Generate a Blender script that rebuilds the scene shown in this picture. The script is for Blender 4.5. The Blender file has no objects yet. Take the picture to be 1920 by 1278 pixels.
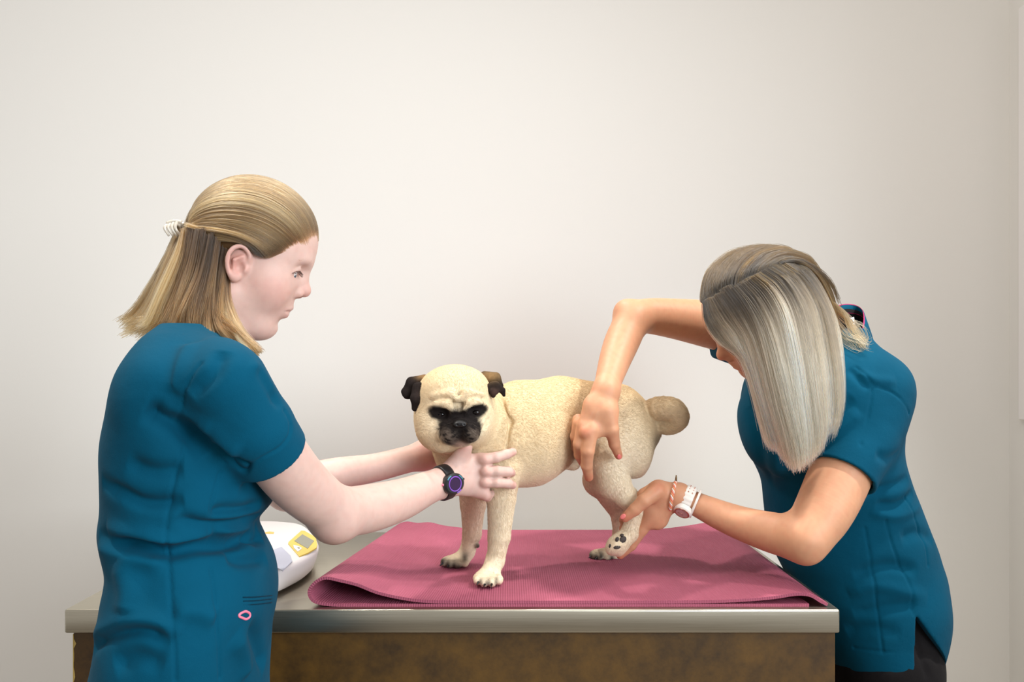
import bpy, bmesh, math, random
import numpy as np
from mathutils import Vector, Matrix
rng = np.random.default_rng(7)
random.seed(7)
C = bpy.context.scene.collection
PI = math.pi

# ---------------------------------------------------------------- measuring
# The camera stands at (0,-1.37,1.313); F is its focal length in image pixels
# (1920 wide).  P() turns a sighting (column, row, distance) into a world point.
CAMY, CAMZ, F, HY = -1.37, 1.313, 1500.0, 690.0
def P(px, py, d):
    return np.array([(px - 960.0) * d / F, CAMY + d, CAMZ - (py - HY) * d / F])
TZ = 0.90          # table top height

# ---------------------------------------------------------------- materials
def s2l(c):
    return tuple(((v / 255.0) / 12.92 if v / 255.0 <= 0.04045 else ((v / 255.0 + 0.055) / 1.055) ** 2.4) for v in c)
def rgba(c):
    return (*s2l(c), 1.0)
def mat(name, col=(128, 128, 128), rough=0.6, metal=0.0, spec=0.5, **kw):
    m = bpy.data.materials.new(name); m.use_nodes = True
    b = m.node_tree.nodes['Principled BSDF']
    b.inputs['Base Color'].default_value = rgba(col)
    b.inputs['Roughness'].default_value = rough
    b.inputs['Metallic'].default_value = metal
    b.inputs['Specular IOR Level'].default_value = spec
    for k, v in kw.items():
        b.inputs[k.replace('_', ' ')].default_value = v
    return m
def nd(m, t, **kw):
    n = m.node_tree.nodes.new(t)
    for k, v in kw.items(): setattr(n, k, v)
    return n
def lk(m, a, b): m.node_tree.links.new(a, b)
def bsdf(m): return m.node_tree.nodes['Principled BSDF']
def noise_col(m, c1, c2, scale=8, detail=6, rough=0.6, lo=0.35, hi=0.65, stretch=None):
    tc = nd(m, 'ShaderNodeTexCoord'); mp = nd(m, 'ShaderNodeMapping')
    lk(m, tc.outputs['Object'], mp.inputs['Vector'])
    if stretch: mp.inputs['Scale'].default_value = stretch
    n = nd(m, 'ShaderNodeTexNoise'); n.inputs['Scale'].default_value = scale
    n.inputs['Detail'].default_value = detail; n.inputs['Roughness'].default_value = rough
    lk(m, mp.outputs[0], n.inputs['Vector'])
    r = nd(m, 'ShaderNodeValToRGB'); e = r.color_ramp.elements
    e[0].position = lo; e[1].position = hi; e[0].color = rgba(c1); e[1].color = rgba(c2)
    lk(m, n.outputs['Fac'], r.inputs['Fac'])
    lk(m, r.outputs['Color'], bsdf(m).inputs['Base Color'])
    return n, r, mp
def noise_bump(m, scale=200, strength=0.2, dist=0.002, detail=4, stretch=None):
    tc = nd(m, 'ShaderNodeTexCoord'); mp = nd(m, 'ShaderNodeMapping')
    lk(m, tc.outputs['Object'], mp.inputs['Vector'])
    if stretch: mp.inputs['Scale'].default_value = stretch
    n = nd(m, 'ShaderNodeTexNoise'); n.inputs['Scale'].default_value = scale; n.inputs['Detail'].default_value = detail
    lk(m, mp.outputs[0], n.inputs['Vector'])
    b = nd(m, 'ShaderNodeBump'); b.inputs['Strength'].default_value = strength; b.inputs['Distance'].default_value = dist
    lk(m, n.outputs['Fac'], b.inputs['Height']); lk(m, b.outputs[0], bsdf(m).inputs['Normal'])
    return b
def attr_col(m, name='col', var=0.0, vscale=60):
    a = nd(m, 'ShaderNodeAttribute'); a.attribute_name = name
    if var:
        tc = nd(m, 'ShaderNodeTexCoord'); n = nd(m, 'ShaderNodeTexNoise')
        n.inputs['Scale'].default_value = vscale; n.inputs['Detail'].default_value = 5
        lk(m, tc.outputs['Object'], n.inputs['Vector'])
        mr = nd(m, 'ShaderNodeMapRange'); mr.inputs[1].default_value = .3; mr.inputs[2].default_value = .7
        mr.inputs[3].default_value = 1 - var; mr.inputs[4].default_value = 1 + var
        lk(m, n.outputs['Fac'], mr.inputs[0])
        x = nd(m, 'ShaderNodeVectorMath', operation='SCALE')
        lk(m, a.outputs['Color'], x.inputs[0]); lk(m, mr.outputs[0], x.inputs['Scale'])
        lk(m, x.outputs[0], bsdf(m).inputs['Base Color'])
    else:
        lk(m, a.outputs['Color'], bsdf(m).inputs['Base Color'])

# ---------------------------------------------------------------- objects
def tag(o, label=None, cat=None, group=None, kind=None):
    if label: o['label'] = label
    if cat: o['category'] = cat
    if group: o['group'] = group
    if kind: o['kind'] = kind
    return o
def thing(name, loc, label, cat):
    o = bpy.data.objects.new(name, None); C.objects.link(o); o.location = loc; o.empty_display_size = .05
    return tag(o, label, cat)
def link(name, me, m, parent=None, smooth=True):
    o = bpy.data.objects.new(name, me); C.objects.link(o)
    if m is not None: me.materials.append(m)
    if smooth and hasattr(me, 'shade_smooth'): me.shade_smooth()
    if parent is not None:
        o.parent = parent
        o.matrix_parent_inverse = Matrix.Translation(-world_loc(parent))
    return o
def world_loc(o):
    v = Vector((0, 0, 0))
    if o.type == 'EMPTY': v = Vector(o.location)
    return v
def pydata(name, V, Fc, m, parent=None, smooth=True, col=None):
    me = bpy.data.meshes.new(name)
    me.from_pydata([tuple(v) for v in V], [], [tuple(int(i) for i in f) for f in Fc]); me.update()
    if col is not None: set_col(me, col)
    return link(name, me, m, parent, smooth)
def set_col(me, col):
    a = me.attributes.new('col', 'FLOAT_COLOR', 'POINT')
    c = np.ones((len(me.vertices), 4), np.float32); c[:, :3] = col
    a.data.foreach_set('color', c.ravel())
def fast_mesh(name, V, Q):
    me = bpy.data.meshes.new(name)
    nv, nq = len(V), len(Q)
    me.vertices.add(nv); me.vertices.foreach_set('co', np.asarray(V, np.float32).ravel())
    me.loops.add(nq * 4); me.loops.foreach_set('vertex_index', np.asarray(Q, np.int32).ravel())
    me.polygons.add(nq); me.polygons.foreach_set('loop_start', np.arange(0, nq * 4, 4, dtype=np.int32))
    me.update(calc_edges=True); me.validate()
    return me
def bm_obj(name, bm, m, parent=None, smooth=False):
    me = bpy.data.meshes.new(name); bm.normal_update(); bm.to_mesh(me); bm.free()
    o = link(name, me, m, parent, smooth)
    return o
def bm_box(bm, lo, hi, bevel=0.0, seg=2):
    lo = np.array(lo, float); hi = np.array(hi, float)
    r = bmesh.ops.create_cube(bm, size=1.0)
    vs = r['verts']
    for v in vs:
        v.co = Vector(((lo + hi) / 2 + np.array(v.co) * (hi - lo)))
    if bevel:
        es = list({e for v in vs for e in v.link_edges})
        bmesh.ops.bevel(bm, geom=es, offset=bevel, segments=seg, profile=.5, affect='EDGES')
def box(name, lo, hi, m, parent=None, bevel=0.0, seg=2):
    bm = bmesh.new(); bm_box(bm, lo, hi, bevel, seg)
    return bm_obj(name, bm, m, parent)
def frame_of(w, u=None):
    w = np.asarray(w, float); w = w / (np.linalg.norm(w) + 1e-12)
    if u is None:
        u = np.array([1., 0, 0]) if abs(w[0]) < .8 else np.array([0, 1., 0])
    u = np.asarray(u, float); u = u - w * u.dot(w); u /= np.linalg.norm(u) + 1e-12
    return u, np.cross(w, u), w
def smooth_path(pts, n):
    """Catmull-Rom through pts, n samples"""
    p = np.asarray(pts, float); k = len(p)
    if k == 2: 
        t = np.linspace(0, 1, n)[:, None]; return p[0] * (1 - t) + p[1] * t
    q = np.vstack([2 * p[0] - p[1], p, 2 * p[-1] - p[-2]])
    t = np.linspace(0, k - 1, n); i = np.minimum(t.astype(int), k - 2); f = (t - i)[:, None]
    a, b, c, d = q[i], q[i + 1], q[i + 2], q[i + 3]
    return .5 * ((2 * b) + (-a + c) * f + (2 * a - 5 * b + 4 * c - d) * f ** 2 + (-a + 3 * b - 3 * c + d) * f ** 3)
def tube_geo(path, rad, seg=10, closed=False, flat=1.0, up=None):
    p = np.asarray(path, float); n = len(p); rad = np.broadcast_to(np.asarray(rad, float), (n,))
    V = []; Fc = []
    pu = np.asarray(up, float) if up is not None else None
    for i in range(n):
        a = p[(i - 1) % n] if (closed or i > 0) else p[i]; b = p[(i + 1) % n] if (closed or i < n - 1) else p[i]
        u, v, w = frame_of(b - a, pu)
        if up is None: pu = u
        for j in range(seg):
            t = 2 * PI * j / seg
            V.append(p[i] + rad[i] * (math.cos(t) * u + flat * math.sin(t) * v))
    m_ = n if closed else n - 1
    for i in range(m_):
        for j in range(seg):
            a = i * seg + j; b = i * seg + (j + 1) % seg; c = ((i + 1) % n) * seg + (j + 1) % seg; d = ((i + 1) % n) * seg + j
            Fc.append((a, b, c, d))
    if not closed:
        Fc.append(tuple(range(seg))[::-1]); Fc.append(tuple(range((n - 1) * seg, n * seg)))
    return V, Fc
def tube(name, path, rad, m, parent=None, seg=10, closed=False, flat=1.0, up=None):
    V, Fc = tube_geo(path, rad, seg, closed, flat, up)
    return pydata(name, V, Fc, m, parent)

# ---------------------------------------------------------------- implicit surfaces
class Pr:
    __slots__ = ('A', 'R', 'L', 'ra', 'rb', 'bc', 'br')
def cone(A, B, ra, rb=None, u=None):
    """rounded, elliptic, tapering bone from A to B.  ra/rb: r or (ru, rv) or (ru, rv, rcap)"""
    if rb is None: rb = ra
    def three(r):
        if np.isscalar(r): return np.array([r, r, r], float)
        r = list(r)
        return np.array([r[0], r[1], r[2] if len(r) > 2 else (r[0] + r[1]) / 2], float)
    p = Pr(); p.A = np.asarray(A, float); B = np.asarray(B, float)
    p.ra, p.rb = three(ra), three(rb)
    L = np.linalg.norm(B - p.A); p.L = L
    w = (B - p.A) / L if L > 1e-9 else np.array([0, 0, 1.])
    p.R = np.array(frame_of(w, u)); p.bc = (p.A + B) / 2; p.br = L / 2 + max(p.ra.max(), p.rb.max())
    return p
def ell(c, r, u=None, w=None):
    """ellipsoid; r=(ru,rv,rw) along u, w x u, w (default world X, Y, Z)"""
    p = Pr(); p.A = np.asarray(c, float); p.L = 0.0
    p.ra = p.rb = np.asarray(r, float)
    p.R = np.array(frame_of(w if w is not None else (0, 0, 1), u if u is not None else (1, 0, 0)))
    p.bc = p.A; p.br = p.ra.max(); return p
def ev(p, X):
    q = (X - p.A) @ p.R.T
    if p.L > 1e-9:
        t = np.clip(q[:, 2] / p.L, 0, 1); w = q[:, 2] - t * p.L
        r = p.ra[None, :] + t[:, None] * (p.rb - p.ra)[None, :]
        e = np.stack([q[:, 0], q[:, 1], w], 1)
    else:
        r = p.ra[None, :]; e = q
    x = e / r
    k0 = np.sqrt((x * x).sum(1)); y = x / r; k1 = np.sqrt((y * y).sum(1))
    return k0 * (k0 - 1) / (k1 + 1e-9)
def smin(a, b, k):
    if k <= 1e-6: return np.minimum(a, b)
    h = np.maximum(k - np.abs(a - b), 0) / k
    return np.minimum(a, b) - h * h * k * .25
BIG = 1.0
class Loft:
    """upright body of elliptical slices: rows (z, cx, cy, a, b)"""
    def __init__(s, rows, z0=None, z1=None, ex=2.2):
        s.rows = np.array(sorted(rows)); zz = np.linspace(s.rows[0, 0], s.rows[-1, 0], 160)
        s.z = zz; s.t = np.column_stack([smooth_interp(s.rows[:, 0], s.rows[:, i], zz) for i in (1, 2, 3, 4)])
        s.z0 = zz[0] if z0 is None else z0; s.z1 = zz[-1] if z1 is None else z1; s.ex = ex
        lo = np.array([(s.t[:, 0] - s.t[:, 2]).min(), (s.t[:, 1] - s.t[:, 3]).min(), s.z0]); hi = np.array([(s.t[:, 0] + s.t[:, 2]).max(), (s.t[:, 1] + s.t[:, 3]).max(), s.z1])
        s.lo, s.hi = lo, hi; s.bc = (lo + hi) / 2; s.br = np.linalg.norm(hi - lo) / 2
    def at(s, z): return [np.interp(z, s.z, s.t[:, i]) for i in range(4)]
    def ev(s, X):
        cx, cy, a, b = s.at(X[:, 2])
        x = np.abs((X[:, 0] - cx) / a) + 1e-9; y = np.abs((X[:, 1] - cy) / b) + 1e-9
        k0 = (x ** s.ex + y ** s.ex) ** (1 / s.ex)
        xx = (X[:, 0] - cx) / a; yy = (X[:, 1] - cy) / b
        k1 = np.sqrt((xx / a) ** 2 + (yy / b) ** 2) / np.sqrt(xx * xx + yy * yy + 1e-12) + 1e-9
        d = (k0 - 1) / k1
        dz = np.maximum(s.z0 - X[:, 2], X[:, 2] - s.z1)
        return np.maximum(d * .9, dz)
class Tube:
    """round limb along a dense centre line p (n,3) with radii r (n,)"""
    def __init__(s, p, r):
        s.p = np.asarray(p, float); s.r = np.asarray(r, float)
        s.lo = (s.p - s.r[:, None]).min(0); s.hi = (s.p + s.r[:, None]).max(0)
        s.bc = (s.lo + s.hi) / 2; s.br = (np.linalg.norm(s.p - s.bc, axis=1) + s.r).max()
    def ev(s, X):
        c = X.mean(0); R = np.linalg.norm(X - c, axis=1).max()
        dc = np.linalg.norm(s.p - c, axis=1) - s.r; keep = dc < dc.min() + 2 * R + .012
        d = np.full(len(X), 9.0)
        for i in range(len(s.p) - 1):
            if not (keep[i] or keep[i + 1]): continue
            a = s.p[i]; ab = s.p[i + 1] - a
            t = np.clip(((X - a) @ ab) / (ab @ ab + 1e-15), 0, 1)
            d = np.minimum(d, np.linalg.norm(X - a - t[:, None] * ab, axis=1) - (s.r[i] + t * (s.r[i + 1] - s.r[i])))
        return d
def smooth_interp(x, y, q):
    """smooth cubic through the points"""
    x = np.asarray(x); y = np.asarray(y); h = np.diff(x); dl = np.diff(y) / h
    m = np.zeros_like(y); m[1:-1] = (dl[:-1] + dl[1:]) / 2; m[0], m[-1] = dl[0], dl[-1]
    i = np.clip(np.searchsorted(x, q) - 1, 0, len(x) - 2); t = (q - x[i]) / h[i]
    return (2 * t**3 - 3 * t**2 + 1) * y[i] + (t**3 - 2 * t**2 + t) * h[i] * m[i] + (-2 * t**3 + 3 * t**2) * y[i + 1] + (t**3 - t**2) * h[i] * m[i + 1]
def compile_ops(ops, flat=None):
    """number the primitives so whole neighbourhoods can be culled at once"""
    top = flat is None
    if top: flat = []
    out = []
    for op, node, k in ops:
        if isinstance(node, (Pr, Loft, Tube)):
            out.append((op, 0, len(flat), k)); flat.append((node, k))
        elif callable(node): out.append((op, 1, node, k))
        else: out.append((op, 2, compile_ops(node, flat), k))
    if not top: return out
    return out, [n for n, k in flat], np.array([n.bc for n, k in flat]), np.array([n.br + 1.5 * k + .02 for n, k in flat]), np.array([n.br for n, k in flat])
def run_ops(cops, prims, X, mask):
    d = np.full(len(X), BIG)
    for op, ty, node, k in cops:
        if ty == 0:
            if not mask[node]: continue
            p = prims[node]; e = ev(p, X) if isinstance(p, Pr) else p.ev(X)
        elif ty == 1: e = node(X)
        else: e = run_ops(node, prims, X, mask)
        if op == 'u': d = smin(d, e, k)
        elif op == 's': d = -smin(-d, e, k)
        elif op == 'i': d = -smin(-d, -e, k)
    return d
def bounds(ops, lo=None, hi=None):
    for op, node, k in ops:
        if op != 'u': continue
        if isinstance(node, (Pr, Loft, Tube)):
            l = node.bc - node.br if isinstance(node, Pr) else node.lo; h = node.bc + node.br if isinstance(node, Pr) else node.hi
            lo = l if lo is None else np.minimum(lo, l); hi = h if hi is None else np.maximum(hi, h)
        elif not callable(node):
            lo, hi = bounds(node, lo, hi)
    return lo, hi
def surface(ops, h, B=16, smooth=1, lo=None, hi=None, keep_big=True):
    """sparse surface nets -> (V, Q)"""
    l2, h2 = bounds(ops)
    lo = l2 - 3 * h if lo is None else np.maximum(lo, l2 - 3 * h); hi = h2 + 3 * h if hi is None else np.minimum(hi, h2 + 3 * h)
    n = np.ceil((hi - lo) / h).astype(int) + 2
    nb = -(-n // B); D = nb * B + 4
    g = np.stack(np.meshgrid(*[np.arange(B + 1)] * 3, indexing='ij'), -1).reshape(-1, 3)
    ib = np.stack(np.meshgrid(*[np.arange(x) for x in nb], indexing='ij'), -1).reshape(-1, 3)
    bs = B * h; rad = bs * math.sqrt(3) / 2
    vids = []; vpos = []; quads = []
    cid = lambda I: (I[..., 0] * D[1] + I[..., 1]) * D[2] + I[..., 2]
    cops, prims, BC, BRk, BR = compile_ops(ops)
    for b in ib:
        o = lo + b * bs; c = o + bs / 2
        dist = np.sqrt(((BC - c) ** 2).sum(1)); mask = dist - BRk < rad
        if not (dist - BR < rad).any(): continue
        mk = mask.tolist()
        d0 = run_ops(cops, prims, c[None], mk)[0]
        if abs(d0) > rad * 2.2 and d0 < BIG * .99: continue
        X = o + g * h
        S = run_ops(cops, prims, X, mk).reshape(B + 1, B + 1, B + 1)
        ins = S < 0
        if ins.all() or not ins.any(): continue
        base = b * B
        # cell vertices
        acc = np.zeros((B, B, B, 3)); cnt = np.zeros((B, B, B))
        for ax in range(3):
            sl0 = [slice(None)] * 3; sl1 = [slice(None)] * 3
            sl0[ax] = slice(0, B); sl1[ax] = slice(1, B + 1)
            a = S[tuple(sl0)]; bb = S[tuple(sl1)]
            cr = (a < 0) != (bb < 0)
            t = np.where(cr, a / (a - bb + 1e-20), 0)
            oth = [x for x in range(3) if x != ax]
            for i in (0, 1):
                for j in (0, 1):
                    s = [slice(0, B)] * 3
                    s[oth[0]] = slice(i, i + B); s[oth[1]] = slice(j, j + B)
                    m_ = cr[tuple(s)]; tt = t[tuple(s)]
                    cnt += m_
                    acc[..., ax] += np.where(m_, tt, 0)
                    acc[..., oth[0]] += np.where(m_, i, 0); acc[..., oth[1]] += np.where(m_, j, 0)
            # quads
            e = cr.copy()
            s = [slice(0, B)] * 3; e = e[tuple(s)]
            sg = (a < 0)[tuple(s)]
            idx = np.argwhere(e)
            if len(idx):
                G = idx + base; sg = sg[e]
                u, v = (ax + 1) % 3, (ax + 2) % 3
                du = np.zeros(3, int); du[u] = 1; dv = np.zeros(3, int); dv[v] = 1
                q = np.stack([cid(G - du - dv), cid(G - dv), cid(G), cid(G - du)], 1)
                q[~sg] = q[~sg][:, ::-1]
                quads.append(q)
        act = cnt > 0
        ii = np.argwhere(act)
        vids.append(cid(ii + base)); vpos.append(o + (ii + acc[act] / cnt[act][:, None]) * h)
    vid = np.concatenate(vids); V = np.concatenate(vpos); Q = np.concatenate(quads)
    srt = np.argsort(vid); sv = vid[srt]
    k = np.searchsorted(sv, Q.ravel()); k = np.clip(k, 0, len(sv) - 1)
    ok = (sv[k] == Q.ravel()).reshape(-1, 4).all(1)
    Q = srt[k].reshape(-1, 4)[ok]
    V, Q = relax(V, Q, smooth)
    return V, Q
def edges_of(Q):
    E = np.concatenate([Q[:, [0, 1]], Q[:, [1, 2]], Q[:, [2, 3]], Q[:, [3, 0]]])
    return np.unique(np.sort(E, 1), axis=0)
def relax(V, Q, it=1, lam=.5, w=None):
    if it <= 0: return V, Q
    E = edges_of(Q); n = len(V)
    deg = np.bincount(E.ravel(), minlength=n).astype(float); deg[deg == 0] = 1
    def lap(V):
        L = np.zeros_like(V)
        for a in range(3):
            L[:, a] = np.bincount(E[:, 0], V[E[:, 1], a], n) + np.bincount(E[:, 1], V[E[:, 0], a], n)
        return L / deg[:, None] - V
    for _ in range(it):
        V = V + lam * lap(V); V = V - (lam + .03) * lap(V)
    return V, Q
def normals(V, Q):
    nq = np.cross(V[Q[:, 2]] - V[Q[:, 0]], V[Q[:, 3]] - V[Q[:, 1]])
    N = np.zeros_like(V)
    for j in range(4):
        for a in range(3): N[:, a] += np.bincount(Q[:, j], nq[:, a], len(V))
    return N / (np.linalg.norm(N, axis=1)[:, None] + 1e-12)
def seg_dist(X, pts):
    """distance from X to a polyline, and the parameter along it (0..1)"""
    pts = np.asarray(pts, float); best = np.full(len(X), 9.); par = np.zeros(len(X)); n = len(pts) - 1
    for i in range(n):
        a, b = pts[i], pts[i + 1]; ab = b - a
        t = np.clip(((X - a) @ ab) / (ab @ ab + 1e-12), 0, 1)
        d = np.linalg.norm(X - a - t[:, None] * ab, axis=1)
        m_ = d < best; best[m_] = d[m_]; par[m_] = (i + t[m_]) / n
    return best, par
def crease(V, N, pts, width, depth, taper=True, reach=None):
    """groove (depth>0) or ridge (depth<0) along a line near the surface, moves verts along N"""
    d, t = seg_dist(V, pts)
    f = np.exp(-(d / width) ** 2)
    if taper: f *= np.clip(np.minimum(t, 1 - t) * 6 + .0, 0, 1) ** .7
    return V - N * (depth * f)[:, None]
def gauss(V, c, r):
    q = (V - np.asarray(c)) / np.asarray(r)
    return np.exp(-(q * q).sum(1))
def sstep(a, b, x):
    t = np.clip((x - a) / (b - a), 0, 1); return t * t * (3 - 2 * t)
def px_of(V):
    d = V[:, 1] - CAMY
    return 960 + F * V[:, 0] / d, HY - F * (V[:, 2] - CAMZ) / d

# ---------------------------------------------------------------- strands
def strands(name, paths, rad, m, parent, cols):
    """paths (n,k,3); rad (k,) or scalar; cols (n,k,3)"""
    n, k = paths.shape[:2]
    cu = bpy.data.hair_curves.new(name)
    cu.add_curves([k] * n)
    cu.attributes['position'].data.foreach_set('vector', np.ascontiguousarray(paths, np.float32).ravel())
    r = cu.attributes.get('radius') or cu.attributes.new('radius', 'FLOAT', 'POINT')
    r.data.foreach_set('value', np.ascontiguousarray(np.broadcast_to(np.asarray(rad, np.float32), (n, k))).ravel())
    a = cu.attributes.new('col', 'FLOAT_COLOR', 'POINT')
    c4 = np.ones((n, k, 4), np.float32); c4[..., :3] = cols
    a.data.foreach_set('color', c4.ravel())
    cu.materials.append(m)
    o = bpy.data.objects.new(name, cu); C.objects.link(o)
    if parent is not None:
        o.parent = parent; o.matrix_parent_inverse = Matrix.Translation(-world_loc(parent))
    return o
# ================================================================ the room
m_wall = mat('wall_paint', (238, 235, 228), .75, spec=.3)
noise_bump(m_wall, 260, .12, .001, 3)
m_trim = mat('white_trim', (236, 232, 226), .5)
m_floor = mat('floor_vinyl', (150, 142, 132), .45)
noise_col(m_floor, (140, 132, 122), (160, 152, 142), 30)
WX, WY = 1.474, 1.0
tag(box('wall_back', (-2.6, WY, 0), (WX + .1, WY + .1, 2.75), m_wall), kind='structure')
tag(box('wall_right', (WX, -.4, 0), (WX + .1, WY, 2.75), m_wall), kind='structure')
tag(box('floor', (-2.6, -3.2, -.06), (WX + .1, WY + .1, 0), m_floor), kind='structure')
tag(box('baseboard_back', (-2.6, WY - .012, 0), (WX, WY, .09), m_trim, bevel=.003), kind='structure')
wb = box('wall_board', (WX - .014, .30, 1.165), (WX, .938, 2.35), mat('board_white', (244, 240, 236), .35), bevel=.003)
tag(wb, 'white board on the right side wall, only its edge showing', 'board')

# ================================================================ examination table
m_steel = mat('brushed_steel', (178, 174, 166), .3, 1.0)
_n, _r, _mp = noise_col(m_steel, (172, 165, 148), (196, 190, 174), 9, 8, .7, .3, .7, (.6, 60, 60))
bsdf(m_steel).inputs['Anisotropic'].default_value = .6
_tc = nd(m_steel, 'ShaderNodeTexCoord'); _m2 = nd(m_steel, 'ShaderNodeMapping'); _m2.inputs['Scale'].default_value = (3, 260, 260)
_nz = nd(m_steel, 'ShaderNodeTexNoise'); _nz.inputs['Scale'].default_value = 5; _nz.inputs['Detail'].default_value = 4
_mr = nd(m_steel, 'ShaderNodeMapRange'); _mr.inputs[3].default_value = .22; _mr.inputs[4].default_value = .42
lk(m_steel, _tc.outputs['Object'], _m2.inputs[0]); lk(m_steel, _m2.outputs[0], _nz.inputs['Vector'])
lk(m_steel, _nz.outputs['Fac'], _mr.inputs[0]); lk(m_steel, _mr.outputs[0], bsdf(m_steel).inputs['Roughness'])
m_lam = mat('brown_laminate', (96, 58, 14), .5)
_n, _r, _mp = noise_col(m_lam, (50, 32, 5), (96, 66, 15), 14, 9, .72, .32, .7)
noise_bump(m_lam, 160, .12, .001)
TX0, TX1, TY1 = -.767, .5617, .65
tb = thing('examination_table', ((TX0 + TX1) / 2, .32, 0), 'brown cabinet style examination table with a brushed steel top', 'table')
bm = bmesh.new()
bm_box(bm, (TX0, 0, TZ - .041), (TX1, TY1, TZ), .0035, 3)
top = bm_obj('steel_top', bm, m_steel, tb, True)
tag(top, 'brushed steel table top with folded front edge')
cab = box('cabinet', (TX0 + .009, .012, .10), (TX1 - .003, TY1 - .01, TZ - .041), m_lam, tb, .002)
box('plinth', (TX0 + .04, .06, 0), (TX1 - .04, TY1 - .04, .10), mat('plinth_black', (26, 24, 22), .6), tb)
# worn pale core showing along the cabinet's left front corner
m_core = mat('worn_core', (196, 168, 96), .8)
V = []; Fc = []
zz = np.linspace(.12, TZ - .046, 90)
for i, z in enumerate(zz):
    wv = .0015 + .005 * max(0, math.sin(z * 61) * math.sin(z * 173 + 1) + .25 * math.sin(z * 421)) ** 1.2
    V += [(TX0 + .0086, .0116, z), (TX0 + .0086 + wv, .0116, z), (TX0 + .0086, .024, z)]
    if i:
        a = 3 * (i - 1); Fc += [(a, a + 1, a + 4, a + 3), (a + 2, a, a + 3, a + 5)]
tag(pydata('edge_strip', V, Fc, m_core, tb, False), 'chipped pale edge of the brown cabinet')

# ================================================================ folded mat
m_mat = mat('mat_foam', (186, 98, 116), .8, spec=.25)
def mat_nodes(m):
    tc = nd(m, 'ShaderNodeTexCoord'); sx = nd(m, 'ShaderNodeSeparateXYZ'); lk(m, tc.outputs['UV'], sx.inputs[0])
    def wave(o, f):
        a = nd(m, 'ShaderNodeMath', operation='MULTIPLY'); a.inputs[1].default_value = f; lk(m, o, a.inputs[0])
        b = nd(m, 'ShaderNodeMath', operation='SINE'); lk(m, a.outputs[0], b.inputs[0]); return b.outputs[0]
    u = wave(sx.outputs[0], 2 * PI / .0042); v = wave(sx.outputs[1], 2 * PI / .0055)
    h = nd(m, 'ShaderNodeMath', operation='MULTIPLY_ADD'); lk(m, v, h.inputs[0]); h.inputs[1].default_value = .45; lk(m, u, h.inputs[2])
    nz = nd(m, 'ShaderNodeTexNoise'); nz.inputs['Scale'].default_value = 700; lk(m, tc.outputs['Object'], nz.inputs['Vector'])
    h2 = nd(m, 'ShaderNodeMath', operation='ADD'); lk(m, h.outputs[0], h2.inputs[0]); lk(m, nz.outputs['Fac'], h2.inputs[1])
    bp = nd(m, 'ShaderNodeBump'); bp.inputs['Strength'].default_value = .38; bp.inputs['Distance'].default_value = .0009
    lk(m, h2.outputs[0], bp.inputs['Height']); lk(m, bp.outputs[0], bsdf(m).inputs['Normal'])
    n2 = nd(m, 'ShaderNodeTexNoise'); n2.inputs['Scale'].default_value = 9; n2.inputs['Detail'].default_value = 5
    lk(m, tc.outputs['Object'], n2.inputs['Vector'])
    r = nd(m, 'ShaderNodeValToRGB'); e = r.color_ramp.elements
    e[0].position = .3; e[0].color = rgba((150, 76, 95)); e[1].position = .7; e[1].color = rgba((160, 84, 103))
    lk(m, n2.outputs['Fac'], r.inputs[0]); lk(m, r.outputs[0], bsdf(m).inputs['Base Color'])
mat_nodes(m_mat)
MY0, MY1, TH = .014, .622, .0052
def mat_profile(f):
    """centre line of the mat in (x, z above table) at depth fraction f (0 front, 1 back)"""
    xl = -.352 + .062 * f
    H = .050 - .021 * f                # height of the fold loop at the left
    xr = .546 - .012 * f
    lift = .006 + .007 * f
    p = [(xr, .004 + .009 * f * f), (xr - .012, .010 + .008 * f), (xr - .03, .0165 + lift * .6), (xr - .055, .019 + lift * .5), (xr - .10, .0155 + .003 * f), (xr - .17, .0105), (xr - .26, .0088),
         (.10, .0085), (-.05, .0085), (xl + .21, .0095), (xl + .165, .0125 + H * .04), (xl + .12, .012 + H * .25), (xl + .085, .012 + H * .52), (xl + .055, H * .95 - .002), (xl + .030, H), (xl + .012, H * .86), (xl + .001, H * .55), (xl + .006, H * .25),
         (xl + .022, .006), (xl + .05, .0032), (xl + .10, .0028), (-.05, .0028), (.15, .0028), (.35, .0028), (xr - .075, .0028), (xr - .032, .003)]
    return smooth_path(p, 230)
NY = 44; rows = []
for j in range(NY):
    f = j / (NY - 1); pr = mat_profile(f)
    y = MY0 + (MY1 - MY0) * f
    rows.append(np.column_stack([pr[:, 0], np.full(len(pr), y) + .004 * np.sin(pr[:, 0] * 6) * (1 - f) * 0, pr[:, 1] + TZ]))
rows = np.array(rows); NX = rows.shape[1]
dx = np.gradient(rows, axis=1); nrm = np.stack([-dx[..., 2], np.zeros_like(dx[..., 0]), dx[..., 0]], -1)
nrm /= np.linalg.norm(nrm, axis=2)[..., None]
outer = rows - nrm * TH / 2; inner = rows + nrm * TH / 2     # path runs right to left on top, so -n is up there
V = np.concatenate([outer.reshape(-1, 3), inner.reshape(-1, 3)]); off = NY * NX; Fc = []; UV = []
ds = np.concatenate([[0], np.cumsum(np.linalg.norm(np.diff(rows[0], axis=0), axis=1))])
for j in range(NY - 1):
    for i in range(NX - 1):
        a, b, c, d = j * NX + i, j * NX + i + 1, (j + 1) * NX + i + 1, (j + 1) * NX + i
        Fc.append((a, b, c, d)); Fc.append((off + d, off + c, off + b, off + a))
for i in range(NX - 1):
    Fc.append((off + i, off + i + 1, i + 1, i)); k = (NY - 1) * NX
    Fc.append((k + i, k + i + 1, off + k + i + 1, off + k + i))
for j in range(NY - 1):
    a, b = j * NX, (j + 1) * NX
    Fc.append((off + b, off + a, a, b)); a += NX - 1; b += NX - 1; Fc.append((off + a, off + b, b, a))
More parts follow.
